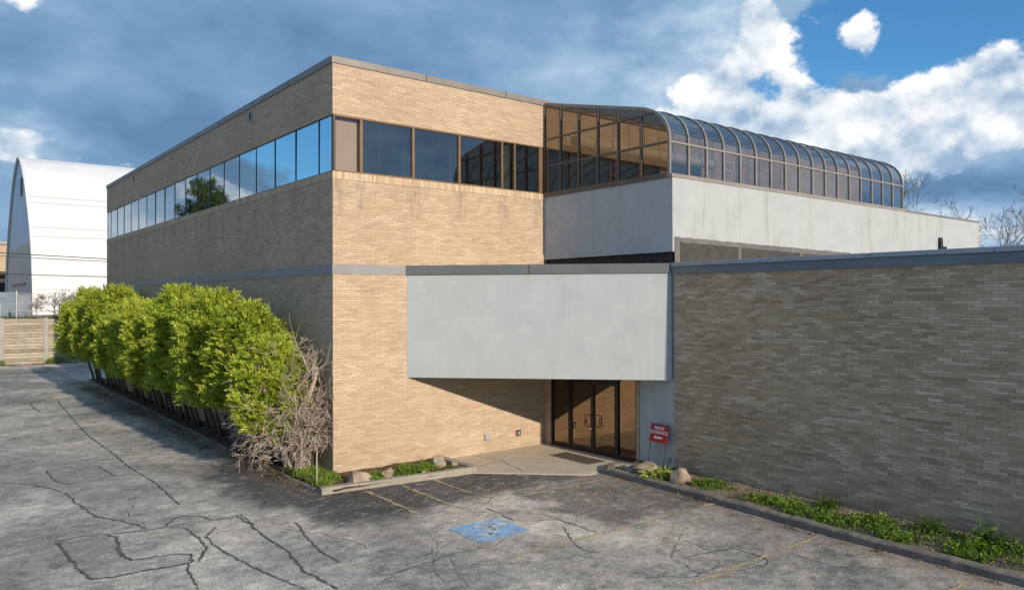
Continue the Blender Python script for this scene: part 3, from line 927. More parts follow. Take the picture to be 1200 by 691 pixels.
# --- main block walls (W face takes the side brick, S face the front brick)
mb = MB()
mb.face([(0, LEN, -0.2), (0, 0, -0.2), (0, 0, 8.43), (0, LEN, 8.43)], mi=0)
mb.face([(0, 0, -0.2), (WG, 0, -0.2), (WG, 0, 8.43), (0, 0, 8.43)], mi=1)
mb.face([(WG, 0, -0.2), (MX, 0, -0.2), (MX, 0, 8.43), (WG, 0, 8.43)], mi=2)
mb.face([(MX, 0, -0.2), (MX, LEN, -0.2), (MX, LEN, 8.43), (MX, 0, 8.43)], mi=2)
mb.face([(MX, LEN, -0.2), (0, LEN, -0.2), (0, LEN, 8.43), (MX, LEN, 8.43)], mi=2)
mb.face([(0, 0, 8.43), (MX, 0, 8.43), (MX, LEN, 8.43), (0, LEN, 8.43)], mi=2)
mb.build('lower_wall', [M_BR_LEFT, M_BR_FRONT, M_BR], BUILDING)
mb = MB()
mb.box(0, MX, 0, LEN, w1, zt - 0.21)
mb.build('upper_wall', M_BR, BUILDING)
mb = MB()
mb.box(14.0, MX - 0.01, 0.004, 0.3, 8.44, w1 - 0.002)
mb.build('inner_brick_wall', M_BR, BUILDING)
# soldier-course sill just under the glass
mb = MB()
mb.box(-0.012, 0.14, 0.13, LEN, 8.432, w0 - 0.01)
mb.box(-0.012, 7.9, -0.012, 0.14, 8.432, w0 - 0.01)
mb.build('sill', M_SOLDIER, BUILDING)
mb = MB()
mb.box(-0.035, MX + .03, -0.035, LEN + .03, zt - 0.205, zt, 0)
cop = mb.build('coping', M_COPING, BUILDING, bevel=0.01)
mb = MB()
for k in range(1, 10):
    mb = MB(); mb.box(-0.040, 0.02, k * 3.1 - .012, k * 3.1 + .012, zt - 0.207, zt + .003)
    mb.build('coping_joint', M_BLACK, cop)
    if k < 3:
        mb = MB(); mb.box(k * 3.1 - .012, k * 3.1 + .012, -0.040, 0.02, zt - 0.207, zt + .003)
        mb.build('coping_joint', M_BLACK, cop)
mb = MB()
mb.box(-0.022, 0.0, -0.022, LEN, b0 - 0.01, b1 - 0.01)
mb.box(0.0, AX + .05, -0.022, 0.0, b0 - 0.01, b1 - 0.01)
mb.build('belt_band', M_BAND, BUILDING)

# --- side ribbon windows: one frame per bay, its pane below it
def window(parent, axis, a0, a1, z0, z1, glass, fmat, fw_=0.05, depth=0.10, inset=0.05, name='window', base=0.0, proud=0.05):
    f = MB()

    def bx(p0, p1, q0, q1):
        if axis == 'y':
            f.box(base + inset + 0.02 - proud, base + inset + depth, p0, p1, q0, q1)
        else:
            f.box(p0, p1, base + inset + 0.02 - proud, base + inset + depth, q0, q1)
    h = fw_ / 2
    bx(a0, a0 + h, z0, z1); bx(a1 - h, a1, z0, z1)
    bx(a0 + h, a1 - h, z0, z0 + h); bx(a0 + h, a1 - h, z1 - h, z1)
    o = f.build(name, fmat, parent)
    g_ = MB()
    p0, p1, q0, q1 = a0 + h, a1 - h, z0 + h, z1 - h
    pos = base + inset + 0.02
    tw = (random.random() - .5) * 0.010   # each pane sits a hair out of true, so reflections break at the mullions
    tv = (random.random() - .5) * 0.008
    if axis == 'y':
        g_.face([(pos + tw + tv, p1, q0), (pos - tw + tv, p0, q0), (pos - tw - tv, p0, q1), (pos + tw - tv, p1, q1)])
    else:
        g_.face([(p0, pos + tw + tv, q0), (p1, pos - tw + tv, q0), (p1, pos - tw - tv, q1), (p0, pos + tw - tv, q1)])
    g_.build('pane', glass, o)
    return o


edges = [0.03, 0.98] + [0.98 + 1.705 * k for k in range(1, 18)] + [LEN - 0.03]
for a, b in zip(edges[:-1], edges[1:]):
    window(BUILDING, 'y', a, b, w0, w1, M_GLASS_SIDE, M_BLACK, 0.05, 0.08, 0.02, proud=0.016)
fe = [0.03, 0.91, 2.66, 4.36, 6.09, 6.62, 7.72]
for i, (a, b) in enumerate(zip(fe[:-1], fe[1:])):
    window(BUILDING, 'x', a, b, w0, w1, M_GLASS_CORNER if i == 0 else M_GLASS_FRONT, M_BRONZE, 0.085 if i < 4 else 0.06)
mb = MB(); mb.box(7.72, 7.9, 0.02, 0.2, w0, w1); mb.build('end_post', M_BRONZE, BUILDING)
fe = [8.05, 9.6, 11.2, 12.8, 13.96]
for a, b in zip(fe[:-1], fe[1:]):
    window(BUILDING, 'x', a, b, w0, w1, M_GLASS_FRONT, M_BRONZE, 0.085)
mb = MB(); mb.box(0.012, 0.05, 0.012, 0.05, w0, w1); mb.build('corner_post', M_BLACK, BUILDING)
# what one sees behind the smoked glass
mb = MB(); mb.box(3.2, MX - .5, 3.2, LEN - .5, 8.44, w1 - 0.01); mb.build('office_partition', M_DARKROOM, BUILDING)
mb = MB(); mb.box(0.10, 0.86, 0.22, 0.24, 8.7, w1 - .05); mb.build('window_blind', M_BLIND, BUILDING)
for xs in ((1.05, 1.07), (1.62, 1.635), (2.42, 2.44), (2.50, 2.515), (2.82, 2.84), (3.48, 3.495), (4.16, 4.185)):
    mb = MB(); mb.box(xs[0], xs[1], 0.26, 0.30, 8.7, w1 - .05); mb.build('blind_cord', M_SLAT, BUILDING)
mb = MB()
for k in range(7):
    mb.box(6.22 + k * 0.05, 6.25 + k * 0.05, 0.24 + 0.02 * (k % 2), 0.27 + 0.02 * (k % 2), 8.7, w1 - .05)
mb.build('curtain', M_CURTAIN, BUILDING)
mb = MB(); mb.box(7.18, 7.22, 0.4, 0.5, 8.44, w1 - .02); mb.box(7.55, 7.6, .3, .36, 8.44, w1 - .02); mb.build('interior_post', M_BLACK, BUILDING)

# wall vents high on the side wall, boxes low on the front wall
M_VENT = plain_mat('vent_metal', (0.30, 0.31, 0.32), 0.5, 0.4)
for yy, zz, s in ((6.53, 11.42, 0.17), (24.1, 11.42, 0.17)):
    mb = MB()
    mb.box(-0.03, 0.0, yy - s, yy + s, zz - s, zz - s + .05); mb.box(-0.03, 0.0, yy - s, yy + s, zz + s - .05, zz + s)
    mb.box(-0.03, 0.0, yy - s, yy - s + .05, zz - s + .05, zz + s - .05); mb.box(-0.03, 0.0, yy + s - .05, yy + s, zz - s + .05, zz + s - .05)
    v = mb.build('wall_vent', M_VENT, BUILDING)
    mb = MB(); mb.box(-0.006, 0.0, yy - s + .05, yy + s - .05, zz - s + .05, zz + s - .05)
    mb.build('vent_opening', M_BLACK, v)
mb = MB(); mb.box(5.27, 5.49, -0.05, 0.0, 0.42, 0.64); bx_ = mb.build('outlet_box', M_VENT, BUILDING, bevel=0.012)
mb = MB(); mb.box(5.30, 5.46, -0.062, -0.051, 0.45, 0.61); mb.build('outlet_cover', plain_mat('grey_cover', (0.30, 0.33, 0.33), 0.5), bx_)
mb = MB(); mb.box(6.60, 6.80, -0.05, 0.0, 0.42, 0.62); bx_ = mb.build('outlet_box', plain_mat('brown_box', (0.10, 0.07, 0.05), 0.5), BUILDING, bevel=0.012)
mb = MB(); mb.box(6.65, 6.75, -0.062, -0.051, 0.47, 0.57); mb.build('outlet_cover', M_VENT, bx_)

# --- entrance canopy: a wedge between the front wall and the wing
YC = -5.635
mb = MB()
mb.prism([(AX, -0.004), (7.86, YC), (7.86, -0.004)], ZS, b0)
mb.build('canopy', M_STUCCO_CAN, BUILDING)
mb = MB()
mb.prism([(AX - .05, -0.03), (7.87, YC - 0.06), (7.87, -0.03)], b0, b1 + .01)
cf = mb.build('canopy_fascia', M_CANFASCIA, BUILDING)
mb = MB()
dv = Vector((7.87 - AX, YC, 0)).normalized(); nv = Vector((dv.y, -dv.x, 0))
for t in (0.47,):
    p = Vector((AX, -.03, 0)).lerp(Vector((7.87, YC - .06, 0)), t) + nv * 0.03
    mb.face([p - dv * .008 + Vector((0, 0, b0)), p + dv * .008 + Vector((0, 0, b0)), p + dv * .008 + Vector((0, 0, b1)), p - dv * .008 + Vector((0, 0, b1))])
mb.build('fascia_joint', M_BLACK, cf)

# --- entrance wall under the canopy (plane x = 7.95)
mb = MB()
mb.box(7.90, 8.3, -0.30, 0.0, -0.2, ZS + .3)
mb.build('door_jamb', M_BR, BUILDING)
mb = MB()
mb.box(7.90, 8.3, -4.33, -4.22, -0.2, ZS + .3)
mb.build('door_jamb', M_BR, BUILDING)
mb = MB()
mb.box(7.93, 8.3, -5.70, -4.332, -0.2, b0 + .1)
mb.build('entrance_wall', M_STUCCO_SIDE, BUILDING)
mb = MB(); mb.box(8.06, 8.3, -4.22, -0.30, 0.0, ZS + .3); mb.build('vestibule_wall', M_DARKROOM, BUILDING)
ZD = ZS + 0.1
mb = MB()
for y0, y1 in ((-0.36, -0.30), (-1.22, -1.15), (-3.42, -3.34), (-4.22, -4.16)):
    mb.box(7.935, 8.03, y0, y1, 0.022, ZD)
mb.box(7.94, 8.03, -4.16, -3.42, 0.022, 0.16); mb.box(7.94, 8.03, -1.15, -0.36, 0.022, 0.16)
mb.box(7.94, 8.03, -3.34, -1.22, 2.36, 2.44)
mb.box(7.90, 8.03, -3.34, -1.22, 0.022, 0.04)
mb.build('entrance_frame', M_BLACK, BUILDING)
mb = MB(); mb.box(7.80, 7.895, -3.36, -1.20, 0.022, 0.045); mb.build('threshold', plain_mat('aluminium_threshold', (0.55, 0.52, 0.47), 0.4, 0.6), BUILDING)


def flat_pane(y0, y1, z0, z1, parent, name, t=0.003):
    q = MB()
    q.face([(7.985 + t, y1, z0), (7.985 - t, y0, z0), (7.985 - t, y0, z1), (7.985 + t, y1, z1)])
    return q.build(name, M_GLASS_DOOR, parent)


flat_pane(-1.15, -0.36, 0.16, ZD, BUILDING, 'sidelight', 0.0)
flat_pane(-4.16, -3.42, 0.16, ZD, BUILDING, 'sidelight', 0.004)
flat_pane(-3.34, -1.22, 2.44, ZD, BUILDING, 'transom')
M_PULL = plain_mat('dark_bronze_pull', (0.10, 0.085, 0.07), 0.35, 0.6)
for y0, y1, side in ((-2.275, -1.225, -1), (-3.335, -2.285, 1)):
    mb = MB()
    mb.box(7.95, 8.0, y0, y0 + .07, 0.045, 2.355); mb.box(7.95, 8.0, y1 - .07, y1, 0.045, 2.355)
    mb.box(7.95, 8.0, y0 + .07, y1 - .07, 0.045, 0.2); mb.box(7.95, 8.0, y0 + .07, y1 - .07, 2.27, 2.355)
    d = mb.build('door', M_BLACK, BUILDING)
    flat_pane(y0 + .07, y1 - .07, 0.2, 2.27, d, 'pane', 0.002 * side)
    yh = y0 + .10 if side < 0 else y1 - .10
    mb = MB()
    yo = yh + (0.14 if side < 0 else -0.14)
    mb.tube([(7.95, yh, 0.88), (7.86, yh, 0.88), (7.85, yo, 0.9), (7.85, yo, 1.24), (7.86, yh, 1.26), (7.95, yh, 1.26)], 0.014, 8)
    mb.build('handle', M_PULL, d, smooth=True)
    if side < 0:
        mb = MB(); mb.box(7.925, 7.95, y0 + .01, y0 + .06, 0.78, 0.84); mb.build('lock', plain_mat('lock_steel', (0.6, 0.62, 0.65), 0.3, 0.7), d)
# small notices stuck on the door glass
for yy, zz, cm in ((-1.95, 1.02, (0.30, 0.02, 0.02)), (-2.42, 2.29, (0.55, 0.015, 0.02))):
    mb = MB(); mb.box(7.972, 7.976, yy - .05, yy + .05, zz - .05, zz + .05) if zz < 2 else mb.box(7.944, 7.949, yy - .04, yy + .04, zz - .02, zz + .04)
    mb.build('door_notice', plain_mat('red_notice', cm, 0.5), BUILDING)
mb = MB(); mb.box(7.972, 7.9755, -1.0, -0.9, 2.3, 2.42); mb.build('door_notice', plain_mat('white_notice', (0.6, 0.58, 0.5), 0.5), BUILDING)
mb = MB(); mb.box(7.88, 7.93, -5.53, -5.43, 0.26, 0.42); mb.build('wall_outlet', M_VENT, BUILDING, bevel=0.01)

# --- single-storey wing
WX = 7.88
mb = MB()
mb.box(WX, 44.0, -23.5, -5.72, -0.2, 5.71)
wing = mb.build('brick_wing', M_BR_WING, BUILDING)
mb = MB(); mb.box(WX - 0.04, 44.04, -23.54, -5.69, 5.712, 5.925); mb.build('wing_fascia', M_FASCIA, wing)
mb = MB()
r_ = random.Random(5)
ys = [-5.66, -8.6, -11.45, -14.0, -16.8, -19.8, -23.6]
for a, b in zip(ys[:-1], ys[1:]):
    e = r_.random() * 0.012
    mb.box(WX - 0.085 - e, WX + .35, b + .01, a - .004, 5.93, 6.03 + e)
mb.box(WX + .36, 44.1, -23.58, -5.7, 5.93, 6.0)
mb.build('roof_edge_flashing', M_LIP, wing, bevel=0.008)

# --- stucco upper volume in front of the main block
mb = MB()
X0, X1 = 7.9, 29.8
mb.face([(X0, 0, 6.37), (X0, -DG, 6.37), (X0, -DG, 8.52), (X0, 0, 8.52)], mi=1)
mb.face([(X0, -DG, 6.37), (X1, -DG, 6.37), (X1, -DG, 8.52), (X0, -DG, 8.52)], mi=0)
mb.face([(X1, -DG, 6.37), (X1, 0, 6.37), (X1, 0, 8.52), (X1, -DG, 8.52)], mi=0)
mb.face([(X0, -DG, 8.52), (X1, -DG, 8.52), (X1, 0, 8.52), (X0, 0, 8.52)], mi=0)
mb.face([(X0, 0, 6.37), (X1, 0, 6.37), (X1, -DG, 6.37), (X0, -DG, 6.37)], mi=0)
mb.build('stucco_upper_wall', [M_STUCCO, M_STUCCO_SIDE], BUILDING)
M_MEMB = plain_mat('roofing_membrane', (0.035, 0.035, 0.038), 0.8, var=0.5, scale=5.0, bumps=0.5)
mb = MB()
mb.box(X0 + 0.1, X1 - .05, -DG + 0.07, -0.02, 5.72, 6.37, skip='t')
mb.build('roof_upstand', M_MEMB, BUILDING)
# bare cement strip with torn membrane where the lower roof meets the white wall
M_CEM = concrete_mat('bare_cement', (0.15, 0.147, 0.138), 0.3)
M_TORN = plain_mat('torn_membrane', (0.05, 0.048, 0.045), 0.85, var=0.3, scale=3.0, bumps=0.6, bscale=8)
mb = MB()
r_ = random.Random(12)
n_ = 90
xs = [7.98 + (20.2 - 7.98) * i / n_ for i in range(n_ + 1)]
tops = []
for i, x in enumerate(xs):
    base = 6.80 - 0.012 * (x - 7.98) + 0.02 * mnoise.noise(Vector((x * 1.5, 0, 0))) + 0.035 * mnoise.noise(Vector((x * 5, 2, 0)))
    if x > 18: base -= (x - 18) * 0.22
    tops.append(base)
for i in range(n_):
    mb.face([(xs[i], -DG - .016, 5.9), (xs[i + 1], -DG - .016, 5.9), (xs[i + 1], -DG - .016, tops[i + 1]), (xs[i], -DG - .016, tops[i])])
    mb.face([(xs[i], -DG - .016, tops[i]), (xs[i + 1], -DG - .016, tops[i + 1]), (xs[i + 1], -DG, tops[i + 1]), (xs[i], -DG, tops[i])])
mb.face([(7.98, -DG, 5.9), (7.98, -DG - .016, 5.9), (7.98, -DG - .016, tops[0]), (7.98, -DG, tops[0])])
mb.build('bare_cement_strip', M_CEM, BUILDING)
mb = MB()
for a, b in ((8.22, 11.05), (11.22, 14.6), (14.75, 17.5)):
    k = 22
    for i in range(k):
        xa, xb = a + (b - a) * i / k, a + (b - a) * (i + 1) / k
        f_ = lambda x: 6.66 - 0.016 * (x - 7.98) + 0.03 * mnoise.noise(Vector((x * 3, 7, 0)))
        mb.face([(xa, -DG - .03, 5.9), (xb, -DG - .03, 5.9), (xb, -DG - .024, f_(xb)), (xa, -DG - .024, f_(xa))])
        mb.face([(xa, -DG - .024, f_(xa)), (xb, -DG - .024, f_(xb)), (xb, -DG - .016, f_(xb)), (xa, -DG - .016, f_(xa))])
mb.build('torn_membrane_strip', M_TORN, BUILDING)
mb = MB()
mb.box(22.6, X1 + .02, -DG - .03, -0.1, 8.522, 8.59)
mb.build('upper_coping', M_COPING, BUILDING)
mb = MB(); mb.box(X1 + .004, X1 + .16, -DG + .01, -0.02, 5.9, 8.5); mb.build('end_pier', M_BR, BUILDING)
# small flue on the lower roof
mb = MB(); mb.tube([(20.0, -8.0, 5.95), (20.0, -8.0, 7.05), (20.0, -8.0, 7.2)], [0.085, 0.085, 0.07], 12); mb.box(20.08, 20.4, -8.06, -7.94, 6.78, 6.88)
mb.build('roof_flue', M_BLACK, BUILDING, smooth=False)

# --- curved glass lean-to on top of the stucco volume
PROF = [(-0.02, 11.77), (-4.30, 10.78), (-4.62, 10.70), (-4.86, 10.60), (-5.08, 10.48), (-5.25, 10.34), (-5.38, 10.18), (-5.47, 10.0), (-5.52, 9.8), (-5.53, 9.57), (-5.53, 8.62)]
NB_ = 17
BAY = (22.47 - 7.92) / NB_


def prof_norm(i):
    a = Vector(PROF[max(i - 1, 0)]); b = Vector(PROF[min(i + 1, len(PROF) - 1)])
    t = (b - a).normalized()
    return Vector((-t.y, t.x)) * -1


def sweep(mbx, x0, x1, i0, i1, d0, d1):
    """solid bar following the profile, between offsets d0 (inside) and d1 (outside)"""
    rows = []
    for i in range(i0, i1 + 1):
        p = Vector(PROF[i]); nn = prof_norm(i)
        if nn.y < 0 and nn.x > 0: nn = -nn
        q0, q1 = p + nn * d0, p + nn * d1
        rows.append([(x0, q0.x, q0.y), (x0, q1.x, q1.y), (x1, q1.x, q1.y), (x1, q0.x, q0.y)])
    for a, b in zip(rows[:-1], rows[1:]):
        for k in range(4):
            k2 = (k + 1) % 4
            mbx.face([a[k], a[k2], b[k2], b[k]])
    mbx.face(rows[0]); mbx.face(list(reversed(rows[-1])))


def sheet(mbx, x0, x1, i0, i1, off=0.0):
    for i in range(i0, i1):
        p, q = Vector(PROF[i]), Vector(PROF[i + 1])
        mbx.face([(x0, p.x, p.y), (x0, q.x, q.y), (x1, q.x, q.y), (x1, p.x, p.y)])


mb = MB()
for k in range(NB_ + 1):
    x = 7.92 + BAY * k
    sweep(mb, x - .028, x + .028, 0, 10, -0.05, 0.035)
mb.box(7.95, 22.5, -5.57, -5.49, 9.545, 9.60)
mb.box(7.95, 22.5, -0.10, -0.02, 11.70, 11.80)
lean = mb.build('glass_lean_to', M_RIB, BUILDING)
bm = bmesh.new(); bm.from_mesh(lean.data); bmesh.ops.recalc_face_normals(bm, faces=bm.faces); bm.to_mesh(lean.data); bm.free()
mb = MB()
mb.box(7.86, 22.55, -DG - .02, -5.47, 8.525, 8.63)
mb.build('base_beam', M_RIB, lean)
mb = MB()
mb.box(7.86, 7.96, -5.46, -0.02, 8.525, 8.67)
mb.build('end_beam', M_RIB_DARK, lean)
for k in range(NB_):
    xa, xb = 7.92 + BAY * k + .028, 7.92 + BAY * (k + 1) - .028
    for nm, i0, i1 in (('roof_pane', 0, 1), ('curved_pane', 1, 9), ('wall_pane', 9, 10)):
        mb = MB(); sheet(mb, xa, xb, i0, i1)
        o = mb.build(nm, M_GLASS_LEAN, lean, smooth=True)
# glazed end facing the drive
ye = [-0.04, -0.86, -1.75, -2.64, -3.53, -4.46, -5.50]


def roof_z(y):
    for (ya, za), (yb, zb) in zip(PROF[:-1], PROF[1:]):
        if yb <= y <= ya:
            return za + (zb - za) * (y - ya) / (yb - ya)
    return 8.62


mb = MB()
for y in ye[:-1]:
    mb.box(7.86, 7.94, y - .035, y + .035, 8.67, roof_z(y) - .02)
mb.box(7.865, 7.935, -5.5, -0.04, 9.54, 9.60)
mb.box(7.865, 7.935, roof_z and -5.02, -0.04, 10.475, 10.53)
mb.build('end_frame', M_RIB_DARK, lean)
for ya, yb in zip(ye[:-1], ye[1:]):
    for za, zb in ((8.67, 9.54), (9.60, 10.475), (10.53, 12.0)):
        k = 8
        top = []
        for i in range(k + 1):
            y = ya + (yb - ya) * i / k
            z = min(zb, roof_z(y) - 0.03)
            if z > za + .01: top.append((7.9, y, z))
        if len(top) < 2: continue
        mb = MB()
        pts = [(7.9, top[0][1], za)] + [(7.9, top[-1][1], za)] + list(reversed(top))
        mb.face(pts)
        mb.build('end_pane', M_GLASS_END, lean)
mb = MB()
mb.face([(22.46, p[0], p[1]) for p in PROF] + [(22.46, -0.02, 8.62)])
mb.build('far_end_pane', M_GLASS_LEAN, lean)
M_DUCT = plain_mat('beige_duct', (0.50, 0.42, 0.30), 0.6, 0.0, 0.3, 0.08, 2.0)
mb = MB(); mb.tube([(8.75, -0.62, 10.5), (16.6, -0.62, 10.5)], 0.19, 16)
for k in range(8):
    mb.tube([(9.5 + k, -0.62, 10.5), (9.53 + k, -0.62, 10.5)], 0.203, 16)
mb.build('air_duct', M_DUCT, lean, smooth=False)
for xa, xb, za, zb in ((8.92, 9.44, 10.60, 10.86), (11.54, 12.04, 10.60, 10.86), (15.1, 15.75, 10.45, 10.85), (18.1, 18.75, 10.5, 10.9)):
    mb = MB()
    mb.box(xa, xb, -0.06, -0.004, za, za + .035); mb.box(xa, xb, -0.06, -0.004, zb - .035, zb)
    mb.box(xa, xa + .035, -0.06, -0.004, za + .035, zb - .035); mb.box(xb - .035, xb, -0.06, -0.004, za + .035, zb - .035)
    mb.build('wall_grille', plain_mat('white_grille', (0.7, 0.7, 0.66), 0.5), lean)


# ================================================================== BEYOND THE LOT
M_EARTH = soil_mat('raised_earth', [(0.3, (0.10, 0.085, 0.05)), (0.5, (0.17, 0.145, 0.085)), (0.75, (0.25, 0.20, 0.13))])
bed([(-40, 50.75), (60, 50.75), (60, 56), (-40, 56)], 'raised_bank', M_EARTH, 3.62, 0.14, 3.0, 0.5)
mb = MB(); mb.face([(-300, 55.9, 3.55), (300, 55.9, 3.55), (300, 420, 3.55), (-300, 420, 3.55)])
struct(mb.build('upper_ground', M_EARTH))

# concrete plank retaining wall
def plank_mat():
    m, n = new_mat('weathered_planks')
    u, v = n.sep(n.coord('UV'))[0:2]
    row = n.m('FLOOR', n.m('DIVIDE', v, 0.235))
    fv = n.m('FRACT', n.m('DIVIDE', v, 0.235))
    wn = n.node('ShaderNodeTexWhiteNoise', noise_dimensions='1D'); n.set(wn.inputs['W'], row)
    a = n.noise(n.comb(n.m('MULTIPLY', u, 0.8), n.m('ADD', n.m('MULTIPLY', v, 6.0), n.m('MULTIPLY', row, 3.0))), 1.0, 6, 0.7, dim='2D')
    b = n.noise(n.comb(u, n.m('ADD', v, n.m('MULTIPLY', row, 7.0))), 2.2, 5, 0.7, dim='2D')
    c = n.ramp(n.m('ADD', n.m('MULTIPLY', a, 0.5), n.m('ADD', n.m('MULTIPLY', wn.outputs[0], 0.25), n.m('MULTIPLY', b, 0.35))),
               [(0.36, (0.19, 0.155, 0.112)), (0.5, (0.29, 0.248, 0.188)), (0.66, (0.40, 0.36, 0.29))])
    gap = n.m('LESS_THAN', fv, 0.10)
    c = n.mix(n.m('MULTIPLY', gap, 0.7), c, (0.10, 0.08, 0.06))
    n.out(n.principled(c, 0.95, spec=0.1, normal=n.bump(n.m('ADD', n.m('MULTIPLY', b, 0.7), n.m('SUBTRACT', 1.0, gap)), 0.9, 0.03)))
    return m


M_PLANK = plank_mat()
M_POSTC = concrete_mat('post_concrete', (0.33, 0.32, 0.30), 0.2)
rw = thing('retaining_wall', 'weathered tan plank retaining wall with grey concrete posts behind the lot', 'wall', (0, 50.5, 0))
PX0 = -0.74
for k in range(-5, 5):
    x = PX0 + 2.95 * k
    mb = MB(); mb.box(x - .15, x + .15, -0.10, 0.2, -0.1, 3.62 + random.uniform(-.03, .05)); mb.build('post', M_POSTC, rw, bevel=0.02)
    mb = MB(); mb.box(x + .15, x + 2.80, 0.0, 0.16, -0.1, 3.56 + random.uniform(-.06, .04)); mb.build('panel', M_PLANK, rw)

# pipe rail and chain link fence on top of the wall
M_GALV = plain_mat('galvanised_pipe', (0.42, 0.43, 0.44), 0.45, 0.5)


def chainlink_mat():
    m, n = new_mat('chain_link')
    u, v = n.sep(n.coord('UV'))[0:2]
    a = n.m('FRACT', n.m('MULTIPLY', n.m('ADD', u, v), 9.0)); b = n.m('FRACT', n.m('MULTIPLY', n.m('SUBTRACT', u, v), 9.0))
    w_ = n.m('MAXIMUM', n.m('LESS_THAN', a, 0.10), n.m('LESS_THAN', b, 0.10))
    p = n.node('ShaderNodeBsdfPrincipled'); n.set(p.inputs['Base Color'], (0.3, 0.31, 0.32)); p.inputs['Roughness'].default_value = 0.5
    t = n.node('ShaderNodeBsdfTransparent'); mx = n.node('ShaderNodeMixShader')
    n.set(mx.inputs[0], w_)
    n.t.links.new(t.outputs[0], mx.inputs[1]); n.t.links.new(p.outputs[0], mx.inputs[2])
    n.out(mx.outputs[0])
    return m


M_LINK = chainlink_mat()
fe_ = thing('chain_link_fence', 'galvanised pipe and chain link fence on top of the plank wall', 'fence', (0, 51.4, 3.6))
for k, (x, h, r) in enumerate(((-12.6, 1.15, .035), (-9.65, 1.15, .035), (-6.7, 1.15, .035), (-3.71, 1.15, .035), (-2.65, 2.2, .06), (0.3, 2.1, .05), (3.2, 2.1, .05), (6.2, 2.1, .05))):
    mb = MB(); mb.tube([(x, 0, -.2), (x, 0, h)], r, 8); mb.build('post', M_GALV, fe_)
for z in (0.55, 1.1):
    mb = MB(); mb.tube([(-14, 0, z), (8, 0, z)], 0.032, 8); mb.build('rail', M_GALV, fe_)
mb = MB(); mb.tube([(-2.6, 0, 1.75), (0.3, 0.3, 0.25)], 0.03, 6); mb.build('brace', M_GALV, fe_)
mb = MB(); mb.face([(-2.65, 0.03, 0.0), (8, 0.03, 0.0), (8, 0.03, 2.05), (-2.65, 0.03, 2.05)]); mb.build('wire_mesh', M_LINK, fe_)
# corrugated sheet fence behind
M_BLUESHEET = plain_mat('blue_grey_sheet', (0.105, 0.145, 0.195), 0.5, 0.3, var=0.25, scale=1.4)
mb = MB()
x = -8.0
while x < -1.3:
    top = 5.72 - (0.0 if x < -2.2 else 0.25)
    mb.box(x, x + .11, 56.0, 56.05, 3.4, top); mb.box(x + .11, x + .22, 56.05, 56.10, 3.4, top)
    x += 0.22
tag(mb.build('sheet_fence', M_BLUESHEET), 'blue grey corrugated sheet fence in front of the white fabric hall', 'fence')

# white fabric hall
hall = thing('fabric_hall', 'big white fabric hall with a pointed arch roof beyond the plank wall', 'building', (0, 0, 0))
HP = [(13.9, 3.4), (13.5, 6.5), (12.9, 9.2), (11.3, 12.3), (9.2, 15.0), (6.9, 17.7), (4.6, 19.6), (2.2, 20.95), (0.0, 21.6)]
fine = []
for i in range(len(HP) - 1):
    for t in range(4):
        p = Vector(HP[i]).lerp(Vector(HP[i + 1]), t / 4)
        fine.append(p)
fine.append(Vector(HP[-1]))
for _ in range(2):
    fine = [fine[0]] + [(fine[i - 1] + fine[i] * 2 + fine[i + 1]) / 4 for i in range(1, len(fine) - 1)] + [fine[-1]]
YH, XH0, XH1 = 84.5, 0.7, 60.0
prof = [(YH - p.x, p.y) for p in fine] + [(YH + p.x, p.y) for p in reversed(fine[:-1])]


def membrane_mat():
    m, n = new_mat('white_membrane')
    u, v = n.sep(n.coord('Object'))[0], n.sep(n.coord('Object'))[2]
    P = n.coord('Object')
    q = n.noise(P, 0.25, 4, 0.6)
    c = n.ramp(q, [(0.3, (0.60, 0.61, 0.62)), (0.7, (0.68, 0.69, 0.70))])
    for zz in (6.15, 7.5, 9.3, 11.7, 12.7, 15.5, 16.2):
        d = n.m('ABSOLUTE', n.m('SUBTRACT', v, zz))
        c = n.mix(n.step(d, 0.07, 0.16, 0.75, 0.0), c, (0.45, 0.46, 0.48))
    fx = n.m('ABSOLUTE', n.m('SUBTRACT', n.m('FRACT', n.m('DIVIDE', u, 5.0)), 0.5))
    wr = n.m('MULTIPLY', n.noise(P, 0.9, 4, 0.6), 1.0)
    n.out(n.principled(c, 0.55, spec=0.3, normal=n.bump(n.m('ADD', wr, n.m('MULTIPLY', fx, 0.4)), 0.25, 0.3)))
    return m


M_MEMBRANE = membrane_mat()
mb = MB()
for (ya, za), (yb, zb) in zip(prof[:-1], prof[1:]):
    k = 12
    for i in range(k):
        xa, xb = XH0 + (XH1 - XH0) * i / k, XH0 + (XH1 - XH0) * (i + 1) / k
        mb.face([(xa, ya, za), (xb, ya, za), (xb, yb, zb), (xa, yb, zb)])
mb.build('membrane', M_MEMBRANE, hall, smooth=False)
mb = MB()
mb.tube([(XH0 - .02, y, z) for y, z in prof], 0.16, 6)
mb.build('edge_rib', plain_mat('white_edge', (0.66, 0.67, 0.68), 0.5), hall)


def end_band(z0, z1, name, mat):
    mbx = MB()
    L = []; Rr = []
    n = len(fine)
    zs = [z0] + [p.y for p in fine if z0 < p.y < z1] + [min(z1, fine[-1].y)]
    def half(z):
        for a, b in zip(fine[:-1], fine[1:]):
            if a.y <= z <= b.y:
                return a.x + (b.x - a.x) * (z - a.y) / max(1e-6, b.y - a.y)
        return fine[0].x if z < fine[0].y else 0.0
    for za, zb in zip(zs[:-1], zs[1:]):
        ha, hb = half(za), half(zb)
        mbx.face([(XH0 + .1, YH + ha, za), (XH0 + .1, YH - ha, za), (XH0 + .1, YH - hb, zb), (XH0 + .1, YH + hb, zb)])
    return mbx.build(name, mat, hall)


